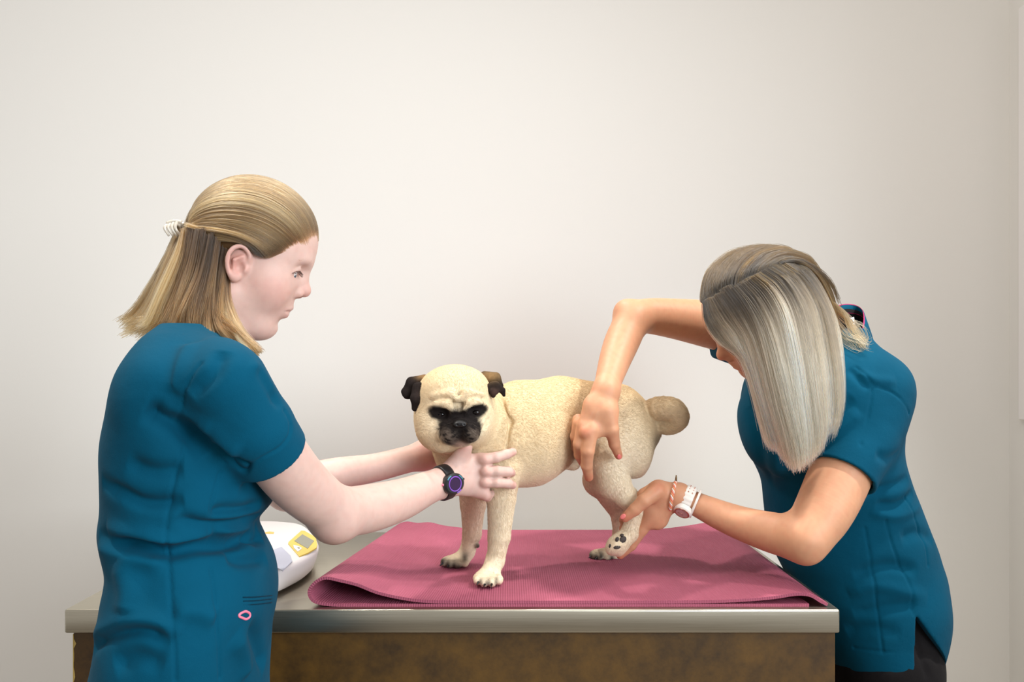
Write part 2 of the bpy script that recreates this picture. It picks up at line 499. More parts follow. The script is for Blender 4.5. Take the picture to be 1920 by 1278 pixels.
V[:, 2] = np.maximum(V[:, 2], TZ + .0004)
mo = pydata('yoga_mat', V, Fc, m_mat, None, True)
uvl = mo.data.uv_layers.new(name='UVMap')
li = np.zeros(len(mo.data.loops), np.int32); mo.data.loops.foreach_get('vertex_index', li)
uu = np.tile(ds, NY); vv = np.repeat(MY0 + (MY1 - MY0) * np.linspace(0, 1, NY), NX)
uv = np.column_stack([np.tile(uu, 2), np.tile(vv, 2)])[li]
uvl.data.foreach_set('uv', uv.ravel().astype(np.float32))
mo.data.set_sharp_from_angle(angle=.7)
tag(mo, 'dusty rose foam mat folded over on the steel table, loop at its left end', 'mat')

# ================================================================ weighing scale
m_sw = mat('scale_white', (212, 207, 206), .4)
m_sy = mat('scale_yellow', (206, 178, 82), .45)
m_sg = mat('scale_lcd', (128, 128, 112), .25)
m_sb = mat('scale_print', (168, 170, 186), .45)
sc = thing('weighing_scale', (-.56, .28, TZ), 'white electronic weighing scale with yellow control panel on the steel table', 'scale')
poly = smooth_path([(-.70, .10), (-.52, .03), (-.435, .045), (-.402, .12), (-.390, .19), (-.392, .25), (-.408, .31), (-.435, .38), (-.475, .46), (-.52, .50), (-.60, .515), (-.71, .48), (-.735, .30), (-.70, .10)], 66)[:-1]
cen = poly.mean(0); ZT = .955
def ring(inset, z):
    v = poly - cen; L = np.linalg.norm(v, axis=1)[:, None]
    q = cen + v * (1 - inset / L); return np.column_stack([q, np.full(len(q), z)])
prof = [(.030, .909), (.016, .908), (.010, .913), (.004, .928), (.001, .940), (.0, .946), (.003, .951), (.008, .9542), (.014, .955)]
V = np.concatenate([ring(a, z) for a, z in prof]); n = len(poly); Fc = []
for k in range(len(prof) - 1):
    for i in range(n):
        Fc.append((k * n + i, k * n + (i + 1) % n, (k + 1) * n + (i + 1) % n, (k + 1) * n + i))
Fc.append(tuple(range(n))[::-1]); Fc.append(tuple(range((len(prof) - 1) * n, len(prof) * n)))
so = pydata('scale_body', V, Fc, m_sw, sc); so.data.set_sharp_from_angle(angle=.8)
def plate(name, pts, z0, z1, m, parent):
    n = len(pts); V = [(x, y, z0) for x, y in pts] + [(x, y, z1) for x, y in pts]
    Fc = [tuple(range(n, 2 * n))] + [(i, (i + 1) % n, n + (i + 1) % n, n + i) for i in range(n)]
    return pydata(name, V, Fc, m, parent, False)
def topxy(px, py, z=ZT):
    d = (CAMZ - z) * F / (py - HY); q = P(px, py, d); return (q[0], q[1])
pan = plate('control_panel', [topxy(*p) for p in ((561, 1044), (578, 1037), (593.5, 1027.5), (595, 1022), (592, 1009), (588, 1005.5), (571, 996), (565, 995.5), (541, 1017), (540.5, 1020))], ZT - .001, ZT + .0016, m_sy, sc)
tag(pan, 'yellow control panel')
tag(plate('display', [topxy(*p) for p in ((577, 1030), (589, 1015.5), (567, 1003), (552, 1015.5))], ZT + .001, ZT + .0024, m_sg, pan), 'grey blank display')
tag(plate('button', [topxy(*p) for p in ((558, 1036), (562, 1034), (566, 1029.5), (560, 1026), (550, 1023.5), (551, 1029))], ZT + .001, ZT + .0030, m_sw, pan), 'white button')
plate('button_mark', [topxy(*p) for p in ((560.5, 1031.5), (562.5, 1029.8), (559, 1028), (557.5, 1029.5))], ZT + .0028, ZT + .0034, m_sg, pan)
plate('printed_patch', [topxy(*p) for p in ((500, 1052), (530, 1070), (548, 1052), (545, 1042), (528, 1025), (504, 1034))], ZT - .001, ZT + .0008, m_sb, sc)
plate('printed_mark', [topxy(*p) for p in ((498, 1000), (513, 1000.5), (514, 997.5), (505, 996.5), (497, 998))], ZT - .001, ZT + .0008, mat('print_orange', (222, 176, 90), .5), sc)
for fx, fy in ((-.67, .14), (-.45, .10), (-.46, .40), (-.68, .44)):
    bm = bmesh.new(); bmesh.ops.create_cone(bm, cap_ends=True, segments=20, radius1=.014, radius2=.016, depth=.0095)
    bmesh.ops.translate(bm, verts=bm.verts, vec=(fx, fy, TZ + .0048)); bm_obj('rubber_foot', bm, mat('rubber', (40, 40, 40), .8), sc, True)
# ================================================================ the dog
def r_(px, d): return px * d / F
def pc(a, b, ra, rb=None, u=None, dep=None):
    """bone between two sightings; ra/rb in image pixels, dep = (depth radius m at a, at b)"""
    A, B = P(*a), P(*b); rb = ra if rb is None else rb
    Ra, Rb = r_(ra, a[2]), r_(rb, b[2])
    if dep is None: return cone(A, B, Ra, Rb)
    w = (B - A) / np.linalg.norm(B - A); u = np.cross(w, (0, 1, 0))
    return cone(A, B, (Ra, dep[0]), (Rb, dep[1]), u)
def pe(c, rx, rz, ry, tilt=0.0, yaw=0.0):
    """ellipsoid at a sighting: rx, rz in pixels, ry metres in depth; tilt in the picture plane (deg, clockwise)"""
    t = math.radians(tilt); y = math.radians(yaw)
    u = np.array([math.cos(t) * math.cos(y), math.sin(y), -math.sin(t)]); u /= np.linalg.norm(u)
    w0 = np.array([math.sin(t), 0, math.cos(t)])
    return ell(P(*c), (r_(rx, c[2]), ry, r_(rz, c[2])), u, w0 - u * w0.dot(u))
U = lambda n, k=.01: ('u', n, k)
SUB = lambda n, k=.004: ('s', n, k)
dog_ops = [
    # trunk
    U(pc((985, 810, 1.58), (1052, 790, 1.625), 97, 82, dep=(.082, .078))),
    U(pc((1052, 783, 1.625), (1150, 777, 1.66), 75, 58, dep=(.074, .07)), .015),
    U(pc((1035, 804, 1.62), (1080, 800, 1.64), 74, 50, dep=(.07, .06)), .015),
    U(pc((1150, 790, 1.66), (1178, 800, 1.67), 60, 54, dep=(.075, .075)), .02),
    # chest and neck
    U(pc((905, 840, 1.545), (985, 815, 1.57), 80, 94, dep=(.075, .082)), .02),
    U(pc((868, 800, 1.53), (925, 812, 1.545), 72, 82, dep=(.065, .075)), .02),
    U(pe((856, 846, 1.54), 38, 56, .06), .02),
    U(pe((908, 888, 1.55), 44, 48, .068), .02),
    # near fore leg
    U(pc((945, 880, 1.505), (940, 935, 1.51), 32, 26.5), .015),
    U(pc((940, 935, 1.51), (936, 1005, 1.513), 26.5, 20.5), .004),
    U(pc((936, 1005, 1.513), (929, 1052, 1.513), 20.5, 15.5), .004),
    U(pc((928, 1050, 1.513), (913, 1082, 1.495), 16, 16), .010),
    U(pe((914, 1083, 1.490), 27, 12, .026), .012),
    # far fore leg
    U(pc((888, 900, 1.63), (887, 945, 1.635), 30, 24), .02),
    U(pc((887, 945, 1.635), (885, 1000, 1.637), 23, 17), .004),
    U(pc((885, 1000, 1.637), (876, 1035, 1.637), 17, 13), .004),
    U(pc((876, 1033, 1.637), (860, 1050, 1.630), 13.5, 12), .008),
    U(pe((853, 1051, 1.628), 26, 10, .026), .012),
    U(pe((895, 1022, 1.625), 4.5, 5, .004), .004),
    # far hind leg
    U(pc((1140, 860, 1.70), (1125, 900, 1.715), 48, 32), .02),
    U(pc((1122, 895, 1.715), (1160, 962, 1.725), 27, 15), .006),
    U(pc((1160, 962, 1.725), (1163, 1000, 1.722), 15, 12.5), .004),
    U(pc((1163, 1000, 1.722), (1148, 1033, 1.712), 12.5, 11), .008),
    U(pe((1136, 1038, 1.708), 30, 9.5, .026), .012),
    # near hind leg: thigh, knee, shin, hock, foot
    U(pe((1172, 815, 1.625), 47, 80, .062, -8), .015),
    U(pe((1150, 845, 1.60), 42, 62, .05, 22), .02),
    U(pe((1200, 840, 1.635), 20, 52, .05, 6), .02),
    U(pc((1142, 872, 1.585), (1150, 903, 1.58), 34, 32), .010),
    U(pc((1150, 903, 1.58), (1188, 950, 1.575), 30, 15), .006),
    U(pc((1186, 925, 1.585), (1198, 953, 1.578), 9, 9), .012),
    U(pc((1194, 950, 1.575), (1180, 1000, 1.572), 16, 14), .010),
    U(pc((1180, 1000, 1.572), (1160, 1022, 1.567), 14.5, 17), .010),
    U(pe((1156, 1020, 1.564), 24, 15, .022, -42), .010),
    U(pe((1148, 1030, 1.563), 10, 8.5, .012, -40), .004),
    U(pe((1160, 1034, 1.568), 10, 8, .012, -30), .004),
    # belly pouch
    U(pe((1073, 868, 1.61), 15, 13, .014, 10), .010),
    # tail root
    U(pc((1192, 792, 1.665), (1212, 788, 1.66), 26, 24), .015),
]
tp = smooth_path([P(1208, 796, 1.655), P(1214, 775, 1.640), P(1236, 766, 1.618), P(1261, 768, 1.610), P(1270, 783, 1.615), P(1256, 795, 1.625), P(1236, 795, 1.632), P(1228, 783, 1.645), P(1240, 776, 1.660)], 22)
tr_ = np.interp(np.linspace(0, 1, 22), [0, .25, .55, .75, 1], [19, 22, 20.5, 16, 12])
tail = [U(cone(tp[i], tp[i + 1], r_(tr_[i], 1.63), r_(tr_[i + 1], 1.63)), .002) for i in range(21)]
tail.append(('s', pc((1226, 802, 1.590), (1262, 799, 1.585), 2.2, 1.5), .005))
dog_ops.append(U(tail, .006))
# toes
for (x, y, d, rx, rz) in ((896, 1087, 1.468, 8, 8), (908, 1091, 1.462, 9, 8), (922, 1091, 1.466, 9, 8), (935, 1086, 1.478, 8.5, 9),
                          (834, 1053, 1.612, 8, 7), (845, 1056, 1.606, 9, 7), (858, 1057, 1.606, 9, 7), (871, 1055, 1.614, 8, 7),
                          (1113, 1040, 1.695, 8, 6.5), (1124, 1042, 1.690, 9, 6.5), (1139, 1043, 1.690, 9, 6.5), (1153, 1042, 1.698, 9, 7)):
    dog_ops.append(U(pe((x, y, d), rx, rz, r_(13, d)), .003))
# head
hd = [
    U(pe((854, 759, 1.475), 72, 71, .074)),
    U(pe((852, 730, 1.472), 62, 42, .066), .02),
    U(pe((806, 792, 1.468), 26, 36, .045, -18), .02),
    U(pe((898, 790, 1.468), 24, 30, .045, 14), .03),
    U(pe((854, 808, 1.465), 62, 36, .055), .02),
    U(pe((826, 808, 1.444), 28, 28, .03, -20), .035),
    U(pe((889, 800, 1.440), 18, 24, .03, 15), .02),
    # muzzle
    U(pe((861, 800, 1.425), 38, 30, .036), .012),
    U(pe((844, 813, 1.402), 20, 19, .022, -14), .008),
    U(pe((881, 810, 1.402), 18.5, 18, .022, 12), .008),
    U(pe((863, 793, 1.392), 14, 9, .011), .006),
    U(pe((863, 828, 1.42), 16, 8, .016), .008),
    # nose roll
    U(pc((832, 792, 1.410), (846, 776, 1.404), 6, 6.5), .006), U(pc((846, 776, 1.404), (862, 770, 1.402), 6.5, 6.5), .006),
    U(pc((862, 770, 1.402), (878, 774, 1.404), 6.5, 6.5), .006), U(pc((878, 774, 1.404), (890, 788, 1.410), 6.5, 6), .006),
    # eyes sockets and lids
    SUB(pe((825, 775, 1.398), 15, 10, .012, 10), .008), SUB(pe((893, 771, 1.398), 14, 10, .012, -10), .008),
    U(pe((825, 775, 1.418), 12, 10, .011)), U(pe((893, 771, 1.418), 11, 10, .011)),
    # brow folds
    U(pc((804, 768, 1.425), (820, 757, 1.406), 6, 8), .004), U(pc((820, 757, 1.406), (840, 757, 1.395), 8, 7.5), .004), U(pc((840, 757, 1.395), (850, 770, 1.394), 7.5, 4.5), .004),
    U(pc((910, 764, 1.425), (896, 754, 1.408), 6, 8), .004), U(pc((896, 754, 1.408), (879, 754, 1.395), 8, 7.5), .004), U(pc((879, 754, 1.395), (870, 768, 1.394), 7.5, 4.5), .004),
    U(pc((814, 742, 1.412), (846, 738, 1.398), 5, 7), .008), U(pc((874, 737, 1.398), (904, 740, 1.412), 7, 5), .008),
    U(pc((846, 738, 1.398), (857, 748, 1.394), 6, 5), .006), U(pc((874, 737, 1.398), (865, 748, 1.394), 6, 5), .006),
    SUB(pc((808, 752, 1.410), (826, 746, 1.398), 1.5), .005), SUB(pc((826, 746, 1.398), (846, 748, 1.386), 1.7), .005), SUB(pc((846, 748, 1.386), (855, 762, 1.384), 1.7), .004),
    SUB(pc((908, 749, 1.412), (892, 743, 1.398), 1.5), .005), SUB(pc((892, 743, 1.398), (874, 746, 1.386), 1.7), .005), SUB(pc((874, 746, 1.386), (866, 760, 1.384), 1.7), .004),
    # grooves: brow dimple, cheek creases, mouth, nostrils
    SUB(pc((860, 736, 1.388), (860, 750, 1.388), 2.2, 2.6), .005),
    SUB(pc((853, 752, 1.390), (862, 756, 1.389), 1.6), .004), SUB(pc((862, 756, 1.389), (872, 751, 1.390), 1.6), .004),
    SUB(pc((850, 756, 1.392), (858, 766, 1.392), 1.6), .003), SUB(pc((874, 755, 1.392), (866, 766, 1.392), 1.6), .003),
    SUB(pc((914, 786, 1.430), (898, 812, 1.414), 1.4), .010),
    SUB(pc((863, 802, 1.377), (863, 818, 1.380), 1.3), .003),
    SUB(pc((832, 834, 1.392), (850, 826, 1.384), 1.8), .003), SUB(pc((850, 826, 1.384), (863, 821, 1.386), 1.8), .003),
    SUB(pc((863, 821, 1.386), (876, 824, 1.384), 1.8), .003), SUB(pc((876, 824, 1.384), (891, 831, 1.392), 1.8), .003),
    SUB(pe((857, 796, 1.381), 3.0, 2.4, .005), .002), SUB(pe((870, 795, 1.381), 3.0, 2.4, .005), .002),
]
dog_ops.append(U(hd, .022))
# neck folds to the right of the head
dog_ops += [
    U(pc((948, 735, 1.535), (968, 775, 1.515), 9, 11), .02), U(pc((968, 775, 1.515), (966, 830, 1.495), 11, 12), .02),
    U(pc((930, 760, 1.515), (942, 795, 1.497), 9, 10), .02), U(pc((942, 795, 1.497), (925, 840, 1.487), 10, 9), .02),
    SUB(pc((938, 745, 1.505), (956, 790, 1.484), .7), .014), SUB(pc((956, 790, 1.484), (948, 838, 1.474), .7), .014),
]
V, Q = surface(dog_ops, .0023, smooth=1)
V[:, 2] = np.maximum(V[:, 2], TZ + .0115)
N = normals(V, Q)
# flatten and crease: toe clefts
for a, b in (((902, 1078, 1.468), (901, 1095, 1.46)), ((915, 1077, 1.466), (915, 1097, 1.458)), ((929, 1077, 1.47), (929, 1096, 1.465)),
             ((840, 1046, 1.61), (839, 1060, 1.602)), ((852, 1046, 1.607), (851, 1062, 1.60)), ((865, 1047, 1.608), (865, 1060, 1.604)),
             ((1118, 1034, 1.69), (1117, 1047, 1.685)), ((1131, 1034, 1.688), (1130, 1048, 1.682)), ((1146, 1035, 1.69), (1146, 1048, 1.687))):
    V = crease(V, N, [P(*a), P(*b)], .0016, .0035, False)
fawn = np.array(s2l((216, 192, 152))); cream = np.array(s2l((230, 216, 190))); black = np.array(s2l((30, 24, 22)))
pink = np.array(s2l((214, 164, 146))); tan = np.array(s2l((188, 156, 112)))
def dog_color(V, N):
    c = np.tile(fawn, (len(V), 1))
    def mix(w, k): 
        nonlocal c
        w = np.clip(w, 0, 1)[:, None]; c = c * (1 - w) + k * w
    nz = np.sin(V[:, 0] * 310 + np.sin(V[:, 2] * 270) * 2) * np.sin(V[:, 2] * 350 + np.sin(V[:, 1] * 240) * 2)
    mix(.75 * sstep(1.22, 1.02, V[:, 2] + .01 * nz), cream)               # pale legs
    mix(.95 * gauss(V, P(1160, 865, 1.57), (.075, .07, .095)), cream)
    mix(.8 * gauss(V, P(852, 790, 1.42), (.07, .06, .06)), cream)
    mix(.55 * gauss(V, P(1020, 900, 1.60), (.09, .09, .025)), pink)        # thin belly fur
    mix(.5 * gauss(V, P(1130, 930, 1.72), (.06, .04, .07)), pink)
    mix(.35 * gauss(V, P(890, 960, 1.62), (.03, .04, .06)), pink)
    mix(.45 * gauss(V, P(1205, 892, 1.63), (.015, .05, .03)), pink)
    mix(.5 * gauss(V, P(1256, 775, 1.62), (.035, .05, .03)), cream)
    mix(.3 * gauss(V, P(1212, 802, 1.64), (.014, .05, .03)), tan)
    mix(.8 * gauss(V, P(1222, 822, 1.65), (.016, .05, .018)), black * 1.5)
    mix(.7 * gauss(V, P(1075, 838, 1.60), (.02, .06, .03)), black * 2)  # shadow of the fingers painted into the coat colour
    # mask
    q = P(862, 803, 1.40); w = (V - q) / np.array([.0395, .050, .034]); rr = np.sqrt((w ** 2).sum(1)) + .05 * nz
    mix(sstep(1.12, .86, rr), black)
    mix(.85 * gauss(V, P(863, 836, 1.395), (.013, .03, .0075)), np.array(s2l((206, 170, 150))))
    grey = np.array(s2l((128, 112, 98)))
    mix(.7 * gauss(V, P(838, 820, 1.385), (.016, .03, .013)) * (nz > -.1), grey); mix(.6 * gauss(V, P(888, 817, 1.385), (.013, .03, .014)) * (nz > -.1), grey)
    for e, sx in ((P(826, 774, 1.41), 1), (P(892, 770, 1.41), -1)):
        q2 = (V - e) / np.array([.0215, .035, .0125]); q2[:, 2] += sx * q2[:, 0] * .24
        mix(sstep(1.25, .8, np.sqrt((q2 ** 2).sum(1)) + .06 * nz), black)
    for a in (((852, 768, 1.395), (842, 764, 1.4)), ((868, 767, 1.395), (877, 762, 1.4)), ((860, 742, 1.40), (860, 749, 1.40))):
        dd, _ = seg_dist(V, [P(*a[0]), P(*a[1])]); mix(.7 * np.exp(-(dd / .005) ** 2), black * 2)
    for a in (((796, 792, 1.42), (820, 820, 1.41)),):
        dd, _ = seg_dist(V, [P(*x) for x in a]); mix(.12 * np.exp(-(dd / .006) ** 2), tan)
    # toes with dark claws and pads
    for p_ in ((900, 1090, 1.45), (912, 1094, 1.45), (916, 1094, 1.45), (930, 1090, 1.46)):
        mix(.75 * gauss(V, P(*p_), (.0035, .02, .0055)), black * 2)
    for p_ in ((829, 1052, 1.60), (840, 1058, 1.595), (851, 1060, 1.595), (871, 1046, 1.605), (860, 1061, 1.60), (896, 1024, 1.62), (1108, 1041, 1.69), (1127, 1043, 1.675), (1118, 1044, 1.68), (1147, 1046, 1.68)):
        mix(.95 * gauss(V, P(*p_), (.0075, .025, .0085)), black * 1.4)
    return c
N = normals(V, Q); DC = dog_color(V, N)
m_coat = mat('pug_coat', (220, 196, 150), .85, spec=.15); attr_col(m_coat, 'col', .10, 160)
noise_bump(m_coat, 420, .10, .001, 3)
dog_loc = P(1000, 1060, 1.6); dog_loc[2] = TZ + .011
dog = thing('dog', dog_loc, 'fawn pug with a black mask standing on the rose mat, one hind leg held up', 'dog')
me = fast_mesh('body', V, Q); set_col(me, DC); dbody = link('body', me, m_coat, dog)
# eyes, nose, ears
m_eye = mat('dark_eye', (14, 9, 8), .12, spec=.35); m_nose = mat('wet_nose', (16, 14, 14), .42, spec=.4); m_ear = mat('ear_velvet', (34, 28, 26), .9, spec=.1)
attr_col(m_ear, 'col', .15, 200); noise_bump(m_ear, 500, .3, .001)
def sphere(name, c, r, m, parent, sc=(1, 1, 1)):
    bm = bmesh.new(); bmesh.ops.create_uvsphere(bm, u_segments=24, v_segments=16, radius=r)
    for v in bm.verts: v.co = Vector((v.co.x * sc[0] + c[0], v.co.y * sc[1] + c[1], v.co.z * sc[2] + c[2]))
    return bm_obj(name, bm, m, parent, True)
for e in ((827, 776.5, 1.4095), (892, 773, 1.4095)):
    sphere('eye', P(*e), .0068, m_eye, dog, (1.1, .8, .72))
no, nq = surface([U(pe((863, 793, 1.386), 12.5, 7.5, .009)), U(pe((857, 796, 1.382), 6, 4.5, .007), .005), U(pe((869.5, 795.5, 1.382), 6, 4.5, .007), .005),
                  SUB(pe((857, 796.5, 1.372), 2.6, 2.0, .006), .002), SUB(pe((870, 796, 1.372), 2.6, 2.0, .006), .002), SUB(pc((863.5, 794, 1.372), (863.5, 802, 1.373), .7), .002)], .0009, smooth=1)
link('nose', fast_mesh('nose', no, nq), m_nose, dog)
# ears: thin folded flaps grown as flattened lobes
def ear(parts, shade):
    v, q = surface(parts, .0016, smooth=2)
    me = fast_mesh('ear', v, q); cc = np.tile(black * 1.2, (len(v), 1)); 
    for cpos, rr, col, w in shade:
        k = (w * gauss(v, P(*cpos), rr)).clip(0, 1)[:, None]; cc = cc * (1 - k) + np.array(s2l(col)) * k
    set_col(me, cc); return link('ear', me, m_ear, dog)
ear([U(pc((797, 712, 1.478), (776, 722, 1.462), 11, 17, dep=(.008, .006))), U(pc((776, 722, 1.462), (764, 738, 1.458), 17, 12, dep=(.006, .005)), .006), U(pc((764, 738, 1.458), (757, 733, 1.462), 9, 5, dep=(.005, .004)), .006),
     U(pc((787, 726, 1.446), (782, 748, 1.440), 14, 13, dep=(.006, .005)), .003), U(pc((782, 748, 1.440), (778, 766, 1.442), 12, 6.5, dep=(.005, .004)), .005)],
    [((796, 706, 1.48), (.012, .03, .006), (150, 118, 80), .9), ((786, 738, 1.435), (.01, .02, .012), (58, 48, 44), .6)])
ear([U(pc((908, 706, 1.478), (928, 712, 1.466), 11, 15, dep=(.008, .006))), U(pc((928, 712, 1.466), (938, 724, 1.464), 12, 7, dep=(.005, .004)), .006),
     U(pc((922, 724, 1.448), (928, 734, 1.442), 13, 10, dep=(.005, .004)), .003), U(pc((930, 722, 1.446), (942, 732, 1.444), 8, 6, dep=(.005, .004)), .003), U(pc((942, 732, 1.444), (945, 741, 1.446), 5.5, 3, dep=(.004, .003)), .003), U(pc((924, 734, 1.442), (925, 742, 1.443), 7, 4.5, dep=(.004, .003)), .003)],
    [((918, 704, 1.46), (.022, .03, .010), (140, 112, 76), .95), ((928, 736, 1.435), (.008, .02, .008), (84, 62, 54), .6)])
# paw pads of the lifted foot and claws
m_pad = mat('paw_pad', (58, 50, 46), .7)
for c, rx, rz, t in (((1167, 1012, 1.549), 8.5, 6, -40), ((1157, 1025, 1.546), 8, 4.2, -12), ((1157, 1011, 1.549), 3.4, 5.2, 24), ((1166, 1003, 1.553), 3.8, 2.8, -20), ((1144, 1023, 1.553), 2.8, 5, 15)):
    v, q = surface([U(pe(c, rx, rz, .006, t))], .0011, smooth=1)
    link('paw_pad', fast_mesh('paw_pad', v, q), m_pad, dog)
for a, b in (((897, 1091, 1.456), (894, 1096, 1.449)), ((909, 1095, 1.451), (907, 1099, 1.443)), ((922, 1095, 1.454), (921, 1099, 1.447)),
             ((830, 1055, 1.60), (825, 1060, 1.595)), ((842, 1059, 1.595), (838, 1063, 1.588)), ((1109, 1042, 1.688), (1104, 1045, 1.684)), ((1120, 1045, 1.68), (1116, 1048, 1.675))):
    v, q = surface([U(cone(P(*a), P(*b), .0022, .001))], .0007, smooth=0)
    link('claw', fast_mesh('claw', v, q), m_nose, dog)
# short fur
def tri_sample(V, Q, n, w=None):
    T = np.concatenate([Q[:, [0, 1, 2]], Q[:, [0, 2, 3]]])
    A = np.linalg.norm(np.cross(V[T[:, 1]] - V[T[:, 0]], V[T[:, 2]] - V[T[:, 0]]), axis=1)
    if w is not None: A = A * w[T].mean(1)
    t = rng.choice(len(T), n, p=A / A.sum()); a, b = rng.random((2, n)); s = a + b > 1; a[s], b[s] = 1 - a[s], 1 - b[s]
    return T[t], np.stack([1 - a - b, a, b], 1)
def interp(X, T, b): return (X[T] * b[..., None]).sum(1)
nf = 230000
T, bb = tri_sample(V, Q, nf)
Pp, Nn, Cc = interp(V, T, bb), interp(N, T, bb), interp(DC, T, bb)
Nn /= np.linalg.norm(Nn, axis=1)[:, None]
hc = P(862, 795, 1.39); face = gauss(Pp, P(856, 765, 1.46), (.085, .07, .085)) > .36
flow = np.tile(np.array([.90, .30, -.45]), (nf, 1))
low = sstep(1.12, 1.05, Pp[:, 2])[:, None]; flow = flow * (1 - low) + np.array([.1, 0, -1.]) * low
hf = Pp - hc; hf /= np.linalg.norm(hf, axis=1)[:, None]; flow[face] = hf[face]
tl = Pp[:, 0] > P(1222, 780, 1.64)[0]
tlow = tl & (Pp[:, 2] > 1.17); flow[tlow] = np.array([.8, -.2, -.2])
flow -= Nn * (flow * Nn).sum(1)[:, None]; flow /= np.linalg.norm(flow, axis=1)[:, None] + 1e-9
flow += rng.normal(0, .07, (nf, 3))
Lh = np.where(face, .0038, .0044) * rng.uniform(.6, 1.2, nf); Lh[tlow] *= 1.35
Lh *= np.where(Pp[:, 2] < .96, .5, 1)
pts = np.stack([Pp - Nn * .0001, Pp + (flow * .5 + Nn * .13) * Lh[:, None], Pp + (flow * 1.0 + Nn * .14) * Lh[:, None]], 1)
pts[..., 2] = np.maximum(pts[..., 2], TZ + .0105)
cj = (Cc * rng.uniform(.94, 1.06, (nf, 1)))[:, None, :] * np.array([.92, 1.0, 1.06])[None, :, None]
m_fur = mat('fur', (220, 196, 150), .7, spec=.2); attr_col(m_fur, 'col')
fur = strands('fur', pts, np.array([.00017, .00013, .00004]), m_fur, dog, cj)
tag(fur, kind='stuff')
# ================================================================ tools for the two people
def slices(levels, ex=2.2):
    """(row, left, right, distance, half depth) sightings -> Loft rows whose outline meets left and right"""
    t = np.linspace(0, 2 * PI, 96); ct, st = np.cos(t), np.sin(t)
    ux = np.sign(ct) * np.abs(ct) ** (2 / ex); uy = np.sign(st) * np.abs(st) ** (2 / ex)
    out = []
    for py, xl, xr, d, b in levels:
        q = P((xl + xr) / 2, py, d); cx, a = q[0], r_((xr - xl) / 2, d)
        for _ in range(25):
            px = 960 + F * (cx + a * ux) / (d + b * uy)
            cx += ((xl + xr) - (px.min() + px.max())) / 2 * d / F * .8; a += ((xr - xl) - (px.max() - px.min())) / 2 * d / F * .8; a = max(a, .02)
        out.append((q[2], cx, q[1], a, b))
    return out
def half(p, n):
    p = np.asarray(p, float); n = np.asarray(n, float); n = n / np.linalg.norm(n)
    return lambda X: (X - p) @ n
def limb(pts, rads, k=.02):
    p3 = np.array([P(*p) for p in pts]); rr = np.array([r_(r, p[2]) for r, p in zip(rads, pts)])
    q = smooth_path(np.column_stack([p3, rr]), 12 * (len(pts) - 1) + 1)
    for _ in range(6): q[1:-1] = .5 * q[1:-1] + .25 * (q[:-2] + q[2:])
    return [U(Tube(q[:, :3], q[:, 3]), k)]
def finger(pts, rads, k0=.008):
    """knuckle to tip; separate from its neighbours"""
    g = []
    for i in range(len(pts) - 1):
        g.append(U(pc(pts[i], pts[i + 1], rads[i], rads[i + 1]), .003))
    return U(g, k0)
def on_surf(V, pts, tol=7):
    """find the nearest-to-camera surface point under each sighting"""
    x, y = px_of(V); d = V[:, 1]; out = []
    for a, b in pts:
        w = np.hypot(x - a, y - b); m_ = w < tol
        if not m_.any(): m_ = w < w.min() + 3
        dm = d[m_].min(); i = np.where(m_ & (d < dm + .012))[0]; out.append(V[i].mean(0))
    return np.array(out)
def dense(pts, n=5):
    pts = np.asarray(pts, float)
    return smooth_path(pts, (len(pts) - 1) * n + 1) if len(pts) > 2 else smooth_path(pts, n + 1)
def head_frame(O, pitch, yaw, roll, side):
    """side=+1 faces +X, -1 faces -X; yaw>0 turns the face away from the camera; roll>0 tips the crown towards it"""
    p, y, r = map(math.radians, (pitch, yaw, roll))
    Fv = np.array([side * math.cos(p) * math.cos(y), math.cos(p) * math.sin(y), -math.sin(p)])
    h = np.array([side * math.cos(y), math.sin(y), 0]); U0 = h * math.sin(p) + np.array([0, 0, 1]) * math.cos(p)
    S0 = np.cross(Fv, U0); 
    if S0[1] > 0: S0 = -S0                      # S points towards the camera
    Uv = U0 * math.cos(r) + S0 * math.sin(r); Sv = S0 * math.cos(r) - U0 * math.sin(r)
    return O, Fv, Sv, Uv
def to_local(fr, X):
    O, f, s, u = fr; q = X - O; return np.stack([q @ f, q @ s, q @ u], -1)
def hl_point(fr):
    O, f, s, u = fr
    return lambda a, b, c: O + f * a + s * b + u * c
